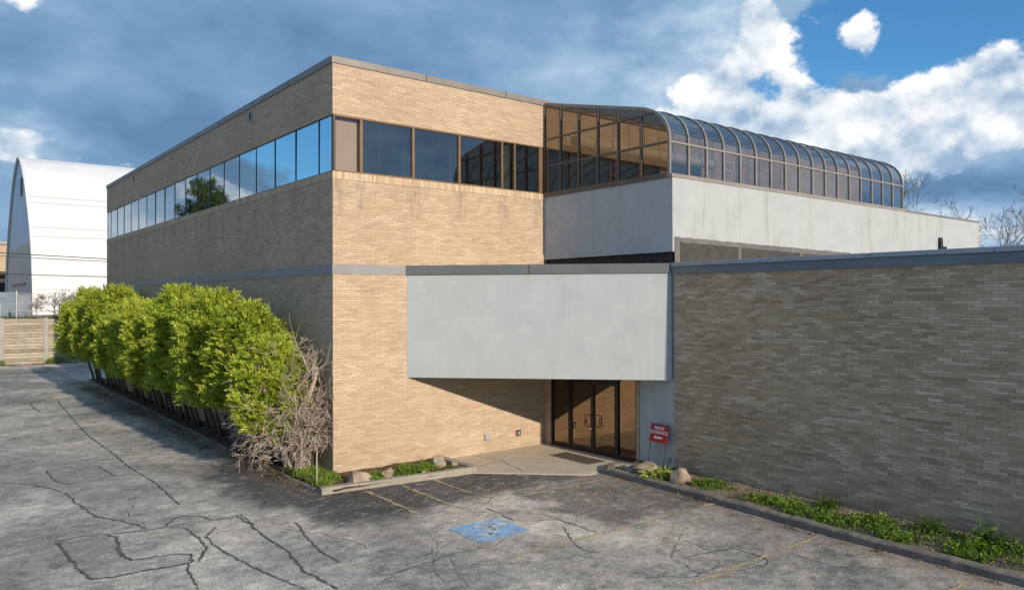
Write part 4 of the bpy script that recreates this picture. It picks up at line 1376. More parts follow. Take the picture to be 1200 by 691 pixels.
M_ENDTOP = plain_mat('blue_shaded_end_fabric', (0.58, 0.67, 0.78), 0.5, var=0.05, scale=0.3)  # white gable fabric with its sky-blue shade put into the colour
M_ENDMID = plain_mat('beige_end_panel', (0.66, 0.58, 0.52), 0.6, var=0.10, scale=0.4)
M_ENDLOW = plain_mat('grey_end_panel', (0.62, 0.60, 0.58), 0.6, var=0.10, scale=0.4)
end_band(11.2, 22.0, 'gable', M_ENDTOP)
end_band(6.9, 11.2, 'gable_panel', M_ENDMID)
end_band(3.4, 6.9, 'gable_base', M_ENDLOW)
mb = MB(); mb.box(0.62, 0.8, 78.5, 92, 6.8, 7.0); mb.build('gable_rail', M_VENT, hall)
mb = MB(); mb.box(0.70, 0.82, 81.6, 83.2, 16.9, 18.9); mb.build('gable_vent', M_BLACK, hall)

# tan building glimpsed behind the hall
tb = thing('tan_warehouse', 'tan flat roofed warehouse half hidden behind the white fabric hall', 'building', (-14, 124, 3.5))
mb = MB(); mb.box(-26, 22, 0, 20, 0, 10.4); mb.build('wall', M_BR, tb)
mb = MB(); mb.box(-26.2, 22.2, -.3, 20.2, 10.4, 10.8); mb.build('roof_edge', M_COPING, tb)
mb = MB(); mb.box(-26, 22, -1.8, -.02, 5.6, 6.1); mb.build('awning', M_BLACK, tb)
for k in range(4):
    mb = MB(); mb.box(6 + k * 4, 9.4 + k * 4, -.08, -.01, 0.1, 5.2); mb.build('loading_door', M_DARKROOM, tb)

# power line: two poles out of the picture's way carry the cables seen across the hall
M_POLE = bark_mat('pole_wood', (0.10, 0.075, 0.055), (0.2, 0.155, 0.115))
M_CABLE = plain_mat('black_cable', (0.03, 0.03, 0.033), 0.6)


def cable(p, q, sag, r, label):
    P, Q = Vector(p), Vector(q)
    pts = []
    for i in range(25):
        t = i / 24
        v = P.lerp(Q, t); v.z -= sag * 4 * t * (1 - t)
        pts.append(v)
    mbx = MB(); mbx.tube(pts, r, 6)
    tag(mbx.build('overhead_cable', M_CABLE), label, 'cable', 'cables crossing in front of the white hall')


cable((-24, 52.4, 10.1), (28, 52.4, 8.6), 0.75, 0.035, 'thick upper overhead cable sagging across the white fabric hall, above its thin twin')
cable((-24, 52.3, 9.9), (28, 52.3, 8.4), 0.8, 0.022, 'thin upper overhead cable hanging just under the thick one at the white hall')
cable((-24, 52.5, 7.9), (28, 52.5, 7.2), 0.5, 0.03, 'lowest overhead cable crossing the white hall near the fence')
for x in (-24, 28):
    up_ = thing('utility_pole', 'brown wooden utility pole holding the overhead cables', 'pole', (x, 52.6, 3.4), 0, 'utility poles behind the plank wall')
    mb = MB(); mb.tube([(0, 0, -.3), (0, 0, 7.6)], [0.16, 0.12], 10); mb.build('pole', M_POLE, up_)
    mb = MB(); mb.box(-.06, .06, -1.0, 1.0, 6.9, 7.05); mb.build('crossarm', M_POLE, up_)

# ================================================================== PLANTS
M_HEDGE = leaf_mat('arborvitae_leaf', [(0.2, (0.17, 0.15, 0.03)), (0.34, (0.17, 0.25, 0.02)), (0.46, (0.26, 0.35, 0.030)), (0.62, (0.38, 0.46, 0.045)), (0.85, (0.52, 0.55, 0.085))], 0.26)
M_TRUNK = bark_mat('hedge_bark', (0.07, 0.05, 0.038), (0.17, 0.125, 0.095))
M_WEED = leaf_mat('weed_leaf', [(0.15, (0.07, 0.14, 0.012)), (0.45, (0.14, 0.24, 0.025)), (0.75, (0.24, 0.34, 0.05)), (0.95, (0.36, 0.42, 0.10))], 0.3)
M_WEED_DARK = leaf_mat('dark_weed_leaf', [(0.2, (0.045, 0.09, 0.012)), (0.5, (0.09, 0.16, 0.02)), (0.85, (0.17, 0.25, 0.04))], 0.3)
M_DRY = leaf_mat('dry_leaf', [(0.15, (0.09, 0.055, 0.03)), (0.45, (0.20, 0.13, 0.075)), (0.85, (0.34, 0.24, 0.15))], 0.1, 0.8)
M_DEAD = bark_mat('dead_wood', (0.30, 0.235, 0.185), (0.56, 0.475, 0.395))
M_BARETREE = bark_mat('bare_tree_bark', (0.09, 0.07, 0.055), (0.19, 0.155, 0.125))
M_PINE = leaf_mat('pine_needles', [(0.2, (0.022, 0.045, 0.010)), (0.5, (0.045, 0.078, 0.016)), (0.85, (0.09, 0.125, 0.028))], 0.08)


def rand_dir(r):
    while True:
        v = Vector((r.uniform(-1, 1), r.uniform(-1, 1), r.uniform(-1, 1)))
        if 0.05 < v.length < 1:
            return v.normalized()


def leaf_quad(mbx, c, d, n, L, W):
    """small pointed leaf from c along d, facing n"""
    s = d.cross(n)
    if s.length < 1e-4: return
    s.normalize()
    a = c; b = c + d * L * 0.5 + s * W * 0.5; e = c + d * L; f = c + d * L * 0.5 - s * W * 0.5
    i = len(mbx.v)
    mbx.v += [tuple(a), tuple(b), tuple(e), tuple(f)]
    mbx.f.append((i, i + 1, i + 2, i + 3)); mbx.uv.append([(0, 0), (1, 0), (1, 1), (0, 1)]); mbx.mi.append(0)


def hedge_crown(seed, rx, ry, z0, z1, lean):
    """arborvitae crown: feathery sprays bunched into separate tufts over an uneven egg"""
    r = random.Random(seed)
    mbx = MB()
    H = z1 - z0
    n_t = 340
    for k in range(n_t):
        a = k * 2.39996 + r.uniform(-.25, .25)
        t = ((k + r.random()) / n_t) ** 0.95                      # 0 bottom, 1 top
        prof_ = (math.sin(math.pi * min(1, (t * 0.86 + 0.13))) ** 0.42)
        cv = Vector((math.cos(a) * 1.9 + seed * 3, math.sin(a) * 1.9, t * 4.2))
        env = 1 + 0.42 * max(-.55, mnoise.noise(cv)) + 0.14 * mnoise.noise(Vector((math.cos(a) * 1.5 + seed, math.sin(a) * 1.5, t * 2.6))) + 0.16 * mnoise.noise(Vector((math.cos(a) * 3.5, math.sin(a) * 3.5 + seed, t * 7)))
        depth = r.uniform(0.92, 1.06) if r.random() < 0.75 else r.uniform(0.5, 0.85)
        rad = prof_ * env * depth
        c = Vector((math.cos(a) * rx * rad + lean * t, math.sin(a) * ry * rad, z0 + H * t * (0.90 + 0.12 * env)))
        out = Vector((math.cos(a), math.sin(a), -0.15 + 1.0 * (t - 0.2))).normalized()
        size = r.uniform(0.65, 1.4)
        axis = (out + Vector((0, 0, .55)) + rand_dir(r) * .45).normalized()
        ln = 0.30 * size
        nb = int(8 * size) + 3
        for b in range(nb):                                       # each tuft is a handful of flat feathery sprays
            sd = (axis + rand_dir(r) * .75).normalized()
            sp0 = c + rand_dir(r) * .10 * size - axis * .06
            sn = (rand_dir(r) + out * .9 + Vector((0, -.2, .2))).normalized()
            sx = sd.cross(sn)
            if sx.length < 1e-3: continue
            sx.normalize(); sn = sx.cross(sd)
            for q in range(7):
                u = q / 6
                side = -1 if q % 2 else 1
                pp = sp0 + sd * ln * u * .8
                dd = (sd * .8 + sx * side * (.75 - .4 * u) + rand_dir(r) * .18).normalized()
                leaf_quad(mbx, pp, dd, (sn + rand_dir(r) * .35).normalized(), ln * (.52 - .2 * u) * r.uniform(.8, 1.2), 0.05 * r.uniform(.7, 1.3))
    return mbx


def hedge_trunks(seed, n, lean, h):
    r = random.Random(seed)
    out = []
    for k in range(n):
        x0, y0 = r.uniform(-.12, .12), (k - (n - 1) / 2) * 0.46 + r.uniform(-.1, .1)
        l = lean * r.uniform(0.8, 1.2)
        pts = []
        for i in range(7):
            t = i / 6
            pts.append((x0 + l * t ** 1.15 + 0.03 * mnoise.noise(Vector((k, i * .8, seed))), y0 + r.uniform(-.03, .03) + 0.12 * t * (k - (n - 1) / 2), -0.1 + h * t))
        out.append(MB().tube(pts, [0.075 - 0.045 * i / 6 for i in range(7)], 7))
    return out


crowns = []
for i, (rx, ry, z0, z1) in enumerate(((0.98, 1.30, 1.62, 5.1), (1.03, 1.40, 1.55, 5.3), (0.95, 1.25, 1.68, 5.0))):
    crowns.append(hedge_crown(20 + i, rx, ry, z0, z1, -0.25).mesh('hedge_crown', M_HEDGE))
HEDGE = [  # y, height scale, spread scale, variant
    (1.55, 0.74, 0.92, 2), (3.55, 0.90, 1.10, 0), (5.9, 0.94, 1.10, 1), (8.2, 0.95, 1.05, 0), (10.4, 0.99, 1.12, 1), (12.8, 0.90, 1.05, 2), (15.0, 0.91, 1.05, 0),
    (17.4, 0.90, 1.05, 1), (19.8, 0.92, 1.02, 2), (22.2, 0.97, 1.02, 1), (24.7, 0.99, 1.05, 0), (27.3, 0.98, 1.02, 2), (29.9, 0.97, 1.0, 1), (32.4, 0.94, 1.05, 0)]
HL = ['shortest arborvitae of the hedge, half hidden behind the dead grey shrub at the building corner',
      'arborvitae beside the dead grey shrub, second in the hedge from the building corner',
      'broad arborvitae third in the hedge row from the building corner',
      'arborvitae fourth in the hedge row from the building corner',
      'tallest arborvitae with a raised top near the middle of the hedge, fifth from the corner',
      'lower arborvitae just behind the tallest top, sixth in the hedge from the building corner',
      'arborvitae seventh in the hedge row from the building corner',
      'arborvitae at the dip in the hedge top, eighth from the building corner',
      'arborvitae ninth in the hedge row from the building corner',
      'arborvitae tenth in the hedge row, fifth from the plank wall end',
      'arborvitae eleventh in the hedge row, fourth from the plank wall end',
      'arborvitae twelfth in the hedge row, third from the plank wall end',
      'arborvitae next to last in the hedge, second from the plank wall end',
      'last arborvitae of the hedge, at its far end nearest the plank wall, overhanging the drive']
r_ = random.Random(9)
for k, (y, hs, ws, var) in enumerate(HEDGE):
    xb = -0.42 + (0.15 if y > 15 else 0)
    t = thing('arborvitae_tree', HL[k], 'hedge tree', (xb, y, 0.05), 0, 'arborvitae trees of the hedge along the side wall')
    c = link('crown', crowns[var], t)
    c.location = (-0.62 + r_.uniform(-.22, .18), r_.uniform(-.2, .2), r_.uniform(-.05, .12))
    c.scale = (ws * r_.uniform(.92, 1.08), ws * r_.uniform(.86, 1.0) * (1 if k % 3 else -1), hs * r_.uniform(.97, 1.04))
    if k % 2: c.rotation_euler = (0, 0, r_.uniform(-.3, .3))
    nst = 4 if k > 0 else 2
    for mbx in hedge_trunks(50 + k, nst, -0.62, 2.6):
        mbx.build('trunk', M_TRUNK, t, smooth=True)


def branch(mbx, p, d, L, r0, depth, rng, spread, droop=0.0, segs=4, kids=(2, 4), shrink=0.62, sides=4, minr=0.004, up=0.0, clip=None):
    pts = [Vector(p)]; dd = Vector(d).normalized()
    for i in range(segs):
        dd = (dd + rand_dir(rng) * 0.20 + Vector((0, 0, up - droop))).normalized()
        pts.append(pts[-1] + dd * L / segs)
    if clip is not None:
        for q in pts: q.x = min(q.x, clip)
    rad = [max(minr, r0 * (1 - 0.55 * i / segs)) for i in range(segs + 1)]
    mbx.tube(pts, rad, sides if depth > 1 else 3, cap=False)
    if depth <= 0: return
    for k in range(rng.randint(*kids)):
        i = rng.randint(1, segs)
        base = pts[i]
        nd = (dd * 0.9 + rand_dir(rng) * spread).normalized()
        branch(mbx, base, nd, L * shrink * rng.uniform(0.7, 1.2), rad[i] * 0.6, depth - 1, rng, spread, droop, max(2, segs - 1), kids, shrink, sides, minr, up, clip)


# the dead shrub at the corner
ds = thing('dead_shrub', 'dead leafless grey shrub with a tangle of twigs at the building corner', 'shrub', (-0.6, 0.95, 0.08))
r_ = random.Random(31)
mb = MB()
stems = [((0.0, -.05, 0), (-.05, -.05, 1), 3.1, .125), ((-.05, .75, 0), (-.25, .45, 1), 2.4, .095), ((0.05, .45, 0), (-.15, .12, 1), 2.7, .10), ((.1, 1.7, 0), (-.12, .10, 1), 2.0, .07), ((.0, -.1, 0), (.12, -.32, 1), 2.5, .055), ((-.1, .2, 0), (-.55, .35, 1), 2.4, .055)]
for p, d, L, rr in stems:
    branch(mb, p, d, L, rr, 2, r_, 0.95, 0.0, 7, (5, 8), 0.46, 6, 0.007, 0.03, 0.5)
mb.build('stem', M_DEAD, ds, smooth=True)
for q in range(3):
    mb = MB()
    for k in range(170):
        a = r_.uniform(0, 2 * math.pi); h = r_.uniform(0.55, 3.4) if q else r_.uniform(0.5, 2.3)
        rad = r_.uniform(0.2, 1.0) * (1.15 if h < 2.2 else 0.75)
        p = Vector((math.cos(a) * rad * 0.75 - .25, math.sin(a) * rad * 1.5 + .75, h))
        d = Vector((math.cos(a) * .6 - 0.1, math.sin(a) * .8, r_.uniform(-.5, .6)))
        branch(mb, p, d, r_.uniform(0.35, 0.75), 0.0085, 2, r_, 1.0, 0.06, 4, (2, 4), 0.6, 3, 0.0055, 0.0, 0.5)
    mb.build('twig_tangle', M_DEAD, ds)
r_ = random.Random(77)
mb = MB()
for k in range(26):     # a few green sprays still alive inside it
    c = Vector((r_.uniform(-.8, .3), r_.uniform(-.5, 2.4), r_.uniform(0.9, 3.2)))
    for j in range(30):
        leaf_quad(mb, c + rand_dir(r_) * r_.random() * .2, (rand_dir(r_) + Vector((0, 0, .7))).normalized(), rand_dir(r_), r_.uniform(.08, .14), r_.uniform(.03, .06))
mb.build('foliage', M_HEDGE, ds)


def weed_mesh(seed, n, h, spread, w_=0.03, L=(0.05, 0.10), per=9):
    """bushy weed: thin upright stems, each with small leaves along it"""
    r = random.Random(seed); mbx = MB()
    for k in range(n):
        a = r.random() * 2 * math.pi
        q = r.random() ** 0.6 * spread
        base = Vector((math.cos(a) * q, math.sin(a) * q, -.04))
        hh = h * r.uniform(0.45, 1.0) * (1.1 - 0.6 * q / max(spread, .01))
        tip = base + Vector((math.cos(a) * .35 * hh + r.uniform(-.04, .04), math.sin(a) * .35 * hh + r.uniform(-.04, .04), hh))
        mbx.tube([base, base.lerp(tip, .5) + Vector((0, 0, .01)), tip], 0.004, 3, cap=False)
        for j in range(per):
            t = r.uniform(.25, 1.0)
            b = r.random() * 6.283
            d = Vector((math.cos(b), math.sin(b), r.uniform(-.15, .8))).normalized()
            nn = (Vector((0, -.25, 1)) + rand_dir(r) * .7).normalized()
            leaf_quad(mbx, base.lerp(tip, t), d, nn, r.uniform(*L) * (1.2 - .4 * t), r.uniform(w_ * .7, w_ * 1.4))
    return mbx


weeds = [weed_mesh(1, 46, 0.30, 0.27).mesh('leafy_weed', M_WEED), weed_mesh(2, 70, 0.36, 0.36, .034, (.06, .12)).mesh('leafy_weed', M_WEED), weed_mesh(3, 50, 0.17, 0.34).mesh('leafy_weed', M_WEED),
         weed_mesh(4, 56, 0.46, 0.26, .034, (.06, .11)).mesh('leafy_weed', M_WEED_DARK)]
hosta = weed_mesh(6, 44, 0.25, 0.19, .05, (.14, .26), 5).mesh('broad_leaf_plant', leaf_mat('strap_leaf', [(0.2, (0.20, 0.28, 0.04)), (0.5, (0.33, 0.41, 0.08)), (0.85, (0.47, 0.52, 0.14))], 0.35))


def plant(name, me, x, y, s, label, group=None, cat='plant', z=0.1):
    o = link(name, me)
    o.location = (x, y, z); o.rotation_euler = (0, 0, random.uniform(0, 6.28)); o.scale = (s, s, s * random.uniform(.9, 1.1))
    return tag(o, label, cat, group)


plant('broad_leaf_plant', hosta, 6.70, -6.15, 1.5, 'bright green strap leaved plant between the two boulders under the red sign')
plant('broad_leaf_plant', hosta, 6.85, -6.5, 1.05, 'smaller broad leaved plant touching the right boulder by the red sign')
WEEDS = [(6.95, -7.35, 1, 1.0, 'leafy weed right of the second boulder beside the red sign'), (6.75, -7.75, 2, 1.0, 'low weed patch on the kerb side, right of the second boulder'),
         (7.35, -7.65, 0, 0.9, 'small weed against the wing wall right of the boulders'), (7.1, -8.1, 2, .85, 'sparse low weed at the start of the bare soil by the wing'),
         (6.7, -9.35, 1, 1.05, 'leafy weed on the kerb side just past the bare soil by the wing'), (6.95, -9.85, 1, 1.2, 'biggest bright weed clump on the kerb side, midway along the wing bed'),
         (6.5, -10.3, 0, 1.1, 'rounded weed spilling to the kerb midway along the wing bed'), (7.45, -10.6, 3, 1.0, 'dark upright weed alone by the wing wall'),
         (6.45, -11.2, 1, .95, 'weed clump on the kerb side past the dark upright weed'), (6.9, -11.9, 1, 1.15, 'bushy bright weed clump before the long green patch along the wing'),
         (7.4, -12.9, 3, 1.0, 'tall dark weed against the wing wall in the long green patch'), (6.3, -12.7, 0, 1.1, 'weed leaning over the kerb in the long green patch'),
         (7.35, -14.1, 3, 1.25, 'dark weed at the wing wall near the right end of the picture'), (6.5, -14.0, 1, 1.2, 'large leafy weed near the kerb at the right end of the picture')]
for x, y, v, s, lab in WEEDS:
    plant('leafy_weed', weeds[v], x, y, s * (.85 if y > -11 else 1.0), lab, 'weeds along the brick wing')
FW = [(0.62, -1.3, 1, .95, 'round green weed between the two left boulders of the front bed'), (1.45, -1.35, 1, 1.0, 'bright weed just right of the brown boulder in the front bed'),
      (1.85, -1.15, 1, 1.05, 'lush weed in the middle of the front bed'), (2.2, -1.3, 0, 1.0, 'lush weed right of the middle of the front bed'), (2.5, -1.05, 1, .9, 'weed beside the square boulder in the front bed'),
      (3.0, -1.45, 2, .7, 'tiny weed at the foot of the square boulder in the front bed'), (0.35, -0.95, 2, .9, 'small weed against the wall behind the left boulder of the front bed')]
for x, y, v, s, lab in FW:
    plant('leafy_weed', weeds[v], x, y, s, lab, 'weeds in the front bed')

# loose green ground cover and dry leaf litter
def scatter(name, mat, pts, label, cat, n_per, L, W, lift, kind='stuff', flat=False, seed=5):
    r = random.Random(seed); mbx = MB()
    for (x, y, rad, dens) in pts:
        for k in range(int(n_per * dens)):
            a = r.random() * 6.283; q = rad * math.sqrt(r.random())
            p = Vector((x + math.cos(a) * q, y + math.sin(a) * q, 0.09 + r.random() * lift))
            if flat:
                d = Vector((r.uniform(-1, 1), r.uniform(-1, 1), r.uniform(-.25, .25))).normalized(); nn = (Vector((0, 0, 1)) + rand_dir(r) * .5).normalized()
            else:
                d = (Vector((r.uniform(-1, 1), r.uniform(-1, 1), r.uniform(.3, 1.6)))).normalized(); nn = rand_dir(r)
            leaf_quad(mbx, p, d, nn, r.uniform(*L), r.uniform(*W))
    o = mbx.build(name, mat)
    return tag(o, label, cat, None, kind)


r_ = random.Random(17)
cov = [(r_.uniform(6.3, 7.5), r_.uniform(-15.8, -11.4), .28, .8) for k in range(50)] + [(r_.uniform(6.3, 7.2), r_.uniform(-11.4, -8.9), .3, 1.0) for k in range(12)] + [(r_.uniform(6.5, 7.4), r_.uniform(-8.3, -7.0), .25, .7) for k in range(8)] + [(r_.uniform(5.95, 7.4), r_.uniform(-24, -15.5), .4, 1.0) for k in range(40)]
scatter('ground_cover', M_WEED_DARK, cov, 'low green ground cover filling the bed along the brick wing', 'ground cover', 60, (.05, .12), (.025, .045), .09)
cov = [(r_.uniform(-0.85, -0.1), r_.uniform(-1.4, 1.2), .25, 1.0) for k in range(30)] + [(r_.uniform(.3, 3.0), r_.uniform(-1.5, -.8), .25, .55) for k in range(18)]
scatter('grass', M_WEED, cov, 'short green grass and weeds at the building corner', 'grass', 45, (.08, .2), (.012, .03), .04)
cov = [(r_.uniform(-.75, 0.0), r_.uniform(1.0, 31), .4, 1.0) for k in range(120)] + [(-1.15 - r_.random() * .6 * (1 if y_ > 5 else .3), y_, .3, .7) for y_ in [r_.uniform(1, 30) for k in range(170)]]
cov += [(r_.uniform(6.2, 7.6), r_.uniform(-15.5, -6.5), .35, .8) for k in range(60)]
lit = scatter('leaf_litter', M_DRY, cov, 'brown dry leaf litter under the hedge and in the bed along the brick wing', 'leaf litter', 26, (.05, .13), (.03, .06), .03, flat=True)
cov = [(-1.15 - r_.random() * .15, r_.uniform(-1.2, 3.5), .12, .3) for k in range(30)] + [(r_.uniform(5.75, 6.15) if y_ > -9 else r_.uniform(5.5, 5.75), y_, .1, .25) for y_ in [r_.uniform(-15, -5) for k in range(40)]]
r_ = random.Random(5)
mb = MB()
for (x, y, rad, dens) in cov:
    for k in range(14):
        p = Vector((x + r_.uniform(-rad, rad), y + r_.uniform(-rad, rad), 0.012))
        leaf_quad(mb, p, Vector((r_.uniform(-1, 1), r_.uniform(-1, 1), r_.uniform(0, .4))).normalized(), (Vector((0, 0, 1)) + rand_dir(r_) * .4).normalized(), r_.uniform(.03, .09), r_.uniform(.015, .04))
tag(mb.build('gutter_litter', M_DRY), 'dry leaf crumbs gathered in the gutters at the foot of the kerbs', 'leaf litter', None, 'stuff')
mb = MB()
for k in range(220):
    p = Vector((4.9 + r_.gauss(0, .26), -5.8 + r_.gauss(0, .16), 0.012))
    leaf_quad(mb, p, Vector((r_.uniform(-1, 1), r_.uniform(-1, 1), .1)).normalized(), (Vector((0, 0, 1)) + rand_dir(r_) * .3).normalized(), r_.uniform(.03, .09), r_.uniform(.015, .04))
tag(mb.build('leaf_pile', M_DRY), 'scattered pile of brown dry leaves on the asphalt before the walk', 'leaf litter', None, 'stuff')

# boulders
def stone_mat(name, stops):
    m, n = new_mat(name)
    P = n.coord('Object')
    a = n.noise(P, 3.2, 6, 0.62, 0.5); b = n.noise(P, 28.0, 3, 0.6)
    c = n.ramp(n.m('ADD', n.m('MULTIPLY', a, 0.8), n.m('MULTIPLY', b, 0.2)), stops)
    n.out(n.principled(c, 0.9, spec=0.15, normal=n.bump(n.m('ADD', a, n.m('MULTIPLY', b, 0.35)), 0.7, 0.03)))
    return m


M_ROCK = stone_mat('boulder_stone', [(0.34, (0.20, 0.145, 0.105)), (0.5, (0.32, 0.25, 0.185)), (0.64, (0.43, 0.36, 0.285))])
M_ROCK2 = stone_mat('grey_boulder_stone', [(0.34, (0.18, 0.155, 0.11)), (0.5, (0.31, 0.275, 0.21)), (0.64, (0.42, 0.38, 0.30))])


def boulder(loc, size, seed, mat, label, rotz=0.0, boxy=0.0):
    bm = bmesh.new()
    bmesh.ops.create_icosphere(bm, subdivisions=4, radius=1.0)
    r = random.Random(seed)
    cuts = [(rand_dir(r), r.uniform(.50, .80)) for k in range(12)]
    for v in bm.verts:
        p = v.co.copy()
        for nn, d in cuts:
            ex = p.dot(nn) - d
            if ex > 0: p -= nn * ex * .95
        q = p * 1.0
        f = 1 + .13 * mnoise.noise(p * 1.4 + Vector((seed, 0, 0))) + .06 * mnoise.noise(p * 4 + Vector((0, seed, 0))) + .025 * mnoise.noise(p * 11)
        p = p * f
        v.co = Vector((p.x * size[0], p.y * size[1], p.z * size[2] + size[2] * .42)) * .92
    me = bpy.data.meshes.new('boulder'); bm.to_mesh(me); bm.free()
    me.materials.append(mat)
    for f in me.polygons: f.use_smooth = True
    o = link('boulder', me); o.location = loc; o.rotation_euler = (0, 0, rotz)
    return tag(o, label, 'boulder', 'boulders in the planting beds')


boulder((6.82, -5.52, .08), (.36, .50, .30), 3, M_ROCK, 'brown boulder left of the strap leaved plant, by the end of the kerb', 0.3)
boulder((6.72, -5.0, .07), (.22, .26, .17), 14, M_ROCK2, 'small dark stone at the kerb end beside the left boulder', 0.3)
boulder((6.72, -6.88, .08), (.36, .38, .34), 6, M_ROCK, 'tan boulder right of the strap leaved plant under the red sign', 0.9)
boulder((0.02, -1.38, .06), (.46, .33, .27), 9, M_ROCK, 'wide tan boulder at the very corner of the brick building', -0.1)
boulder((0.98, -1.35, .06), (.31, .27, .26), 12, M_ROCK, 'brown boulder second from the building corner in the front bed', 0.4)
boulder((2.80, -1.10, .06), (.30, .26, .32), 21, M_ROCK2, 'squarish grey green boulder near the walk end of the front bed', 0.2)
boulder((1.98, -1.62, .06), (.16, .12, .12), 22, M_ROCK, 'small brown stone on the kerb side of the front bed weeds', 0.2)
boulder((3.25, -1.25, .06), (.2, .14, .12), 23, M_ROCK2, 'flat stone at the walk end of the front bed', 0.6)

# thin marker stake
mb = MB(); mb.tube([(-.91, -.95, 0), (-.90, -.93, .98)], 0.015, 6)
tag(mb.build('marker_stake', plain_mat('pale_stake', (.42, .38, .34), .7)), 'thin pale marker stake standing in the weeds at the building corner', 'stake')

# door mat
mb = MB(); mb.box(6.68, 7.40, -3.40, -1.62, 0.021, 0.033)
tag(mb.build('door_mat', plain_mat('brown_mat', (.10, .075, .058), .95, bumps=.8, bscale=60), bevel=0.004), 'dark brown door mat on the walk before the glass doors', 'mat')

# red entrance sign leaning by the wall
sg = thing('entrance_sign', 'red sign with white lettering and arrow on two thin black legs', 'sign', (7.52, -5.27, 0.06))
TH = math.atan2(0.26, 1.25)
RX = Matrix.Rotation(TH, 3, 'Y')


def lean_pt(y, h, o=0.0):
    """point on the leaning sign plane: y along the wall, h up the slope, o out of its face (towards the drive)"""
    v = RX @ Vector((-o, 0, h))
    return Vector((v.x, y, v.z))


def lean_box(mbx, y0, y1, h0, h1, o0, o1):
    c = [lean_pt(y, h, o) for o in (o0, o1) for h in (h0, h1) for y in (y0, y1)]
    a, b, d, e, a2, b2, d2, e2 = c
    for q in ([a2, b2, e2, d2], [b, a, d, e], [a, a2, d2, d], [b2, b, e, e2], [d2, e2, e, d], [a, b, b2, a2]):
        mbx.face(q)


M_RED = plain_mat('sign_red', (.36, .012, .022), .4, var=.08)
M_SIGNWHITE = plain_mat('sign_white', (.78, .78, .78), .5, var=.03)
mb = MB(); lean_box(mb, -.32, .32, .80, 1.32, .0, .03)
pn = mb.build('panel', M_RED, sg)
bm = bmesh.new(); bm.from_mesh(pn.data); bmesh.ops.recalc_face_normals(bm, faces=bm.faces); bm.to_mesh(pn.data); bm.free()
for y in (-.29, .29):
    mb = MB(); mb.tube([lean_pt(y, -.02, -.012), lean_pt(y, 1.3, -.012)], .012, 6); mb.build('leg', M_BLACK, sg)


def sign_text(txt, hgt, size, sx=1.0):
    cu = bpy.data.curves.new('lettering', 'FONT')
    cu.body = txt; cu.size = size; cu.align_x = 'CENTER'; cu.align_y = 'CENTER'; cu.extrude = 0.002; cu.offset = 0.0012
    tmp = bpy.data.objects.new('lettering_src', cu)
    COL.objects.link(tmp)
    dg = bpy.context.evaluated_depsgraph_get()
    me = bpy.data.meshes.new_from_object(tmp.evaluated_get(dg))
    bpy.data.objects.remove(tmp)
    # text x runs along -y (read from the drive side), text y up the slope
    for v in me.vertices:
        x, y, z = v.co
        v.co = lean_pt(-x * sx, hgt + y, .034 + z)
    me.materials.clear(); me.materials.append(M_SIGNWHITE)
    o = link('lettering', me, pn)
    return o


sign_text('MAIN', 1.20, .145)
sign_text('ENTRANCE', 1.075, .135, .95)
mb = MB()
zz = .036
def sp(x, h): return lean_pt(-x, h, zz)
mb.face([sp(-.09, .905), sp(.15, .905), sp(.15, .955), sp(-.09, .955)])
mb.face([sp(-.17, .93), sp(-.085, .875), sp(-.085, .985)])
mb.build('arrow', M_SIGNWHITE, pn)


# ---------------------------------------------------------------- background trees and bushes
def bare_tree(name, loc, h, seed, label, group=None, spread=.75, depth=4, r0=.16, cat='tree', kids=(3, 5), twig=0.014):
    t = thing(name, label, cat, loc, 0, group)
    r = random.Random(seed)
    mbx = MB()
    th = h * .28
    mbx.tube([(0, 0, -.3), (.05, 0, th * .5), (0, .05, th)], [r0, r0 * .85, r0 * .75], 7)
    mbx.build('trunk', M_BARETREE, t, smooth=True)
    mbx = MB()
    for k in range(5):
        a = k * 1.256 + r.uniform(-.4, .4)
        branch(mbx, (0, .03, th * r.uniform(.75, 1.0)), (math.cos(a) * .55, math.sin(a) * .55, 1), h * .30, r0 * .55, depth, r, spread, 0, 5, kids, .60, 4, twig, .04)
    mbx.build('crown', M_BARETREE, t)
    return t


def bearing(az, dist):
    return (-9.417 + dist * math.sin(R(az)), -19.984 + dist * math.cos(R(az)), 0)


bare_tree('bare_tree', bearing(70.3, 82), 20.0, 1, 'bare spreading tree rising beyond the right end of the white wall', None, .7)
bare_tree('bare_tree', bearing(67.2, 100), 12.0, 2, 'bare tree with fine twigs just behind the sloping top of the white wall', None, .8)
bare_tree('bare_tree', bearing(72.3, 120), 15.0, 3, 'low bushy bare tree at the right edge of the picture', None, .9)
bare_tree('bare_tree', bearing(71.4, 140), 17.5, 8, 'far low bare tree filling the gap beside the right spreading tree', None, .9)
bare_tree('bare_tree', bearing(62.6, 88), 24.5, 5, 'tall bare tree whose top twigs stand over the end of the glass lean-to', None, .6)
bare_tree('bare_tree', bearing(65.3, 86), 12.0, 6, 'bare tree peeping out right beside the end of the glass lean-to', None, .6)
bare_tree('bare_bush', (0.4, 55.0, 3.6), 3.2, 11, 'bare twiggy bush left of the green bush on the bank by the white hall', 'bare bushes on the bank', .9, 3, .05, 'bush')
bare_tree('bare_bush', (2.9, 55.5, 3.6), 3.0, 12, 'bare twiggy bush between the green bush and the pale leafed bush on the bank', 'bare bushes on the bank', .9, 3, .05, 'bush')
bare_tree('bare_bush', (4.3, 54.0, 3.6), 3.8, 13, 'tallest bare bush on the bank, close to the far corner of the brick building', 'bare bushes on the bank', .7, 3, .05, 'bush')
bare_tree('bare_bush', (-0.9, 55.2, 3.6), 2.4, 14, 'low bare bush beside the diagonal fence brace', 'bare bushes on the bank', .9, 3, .04, 'bush')


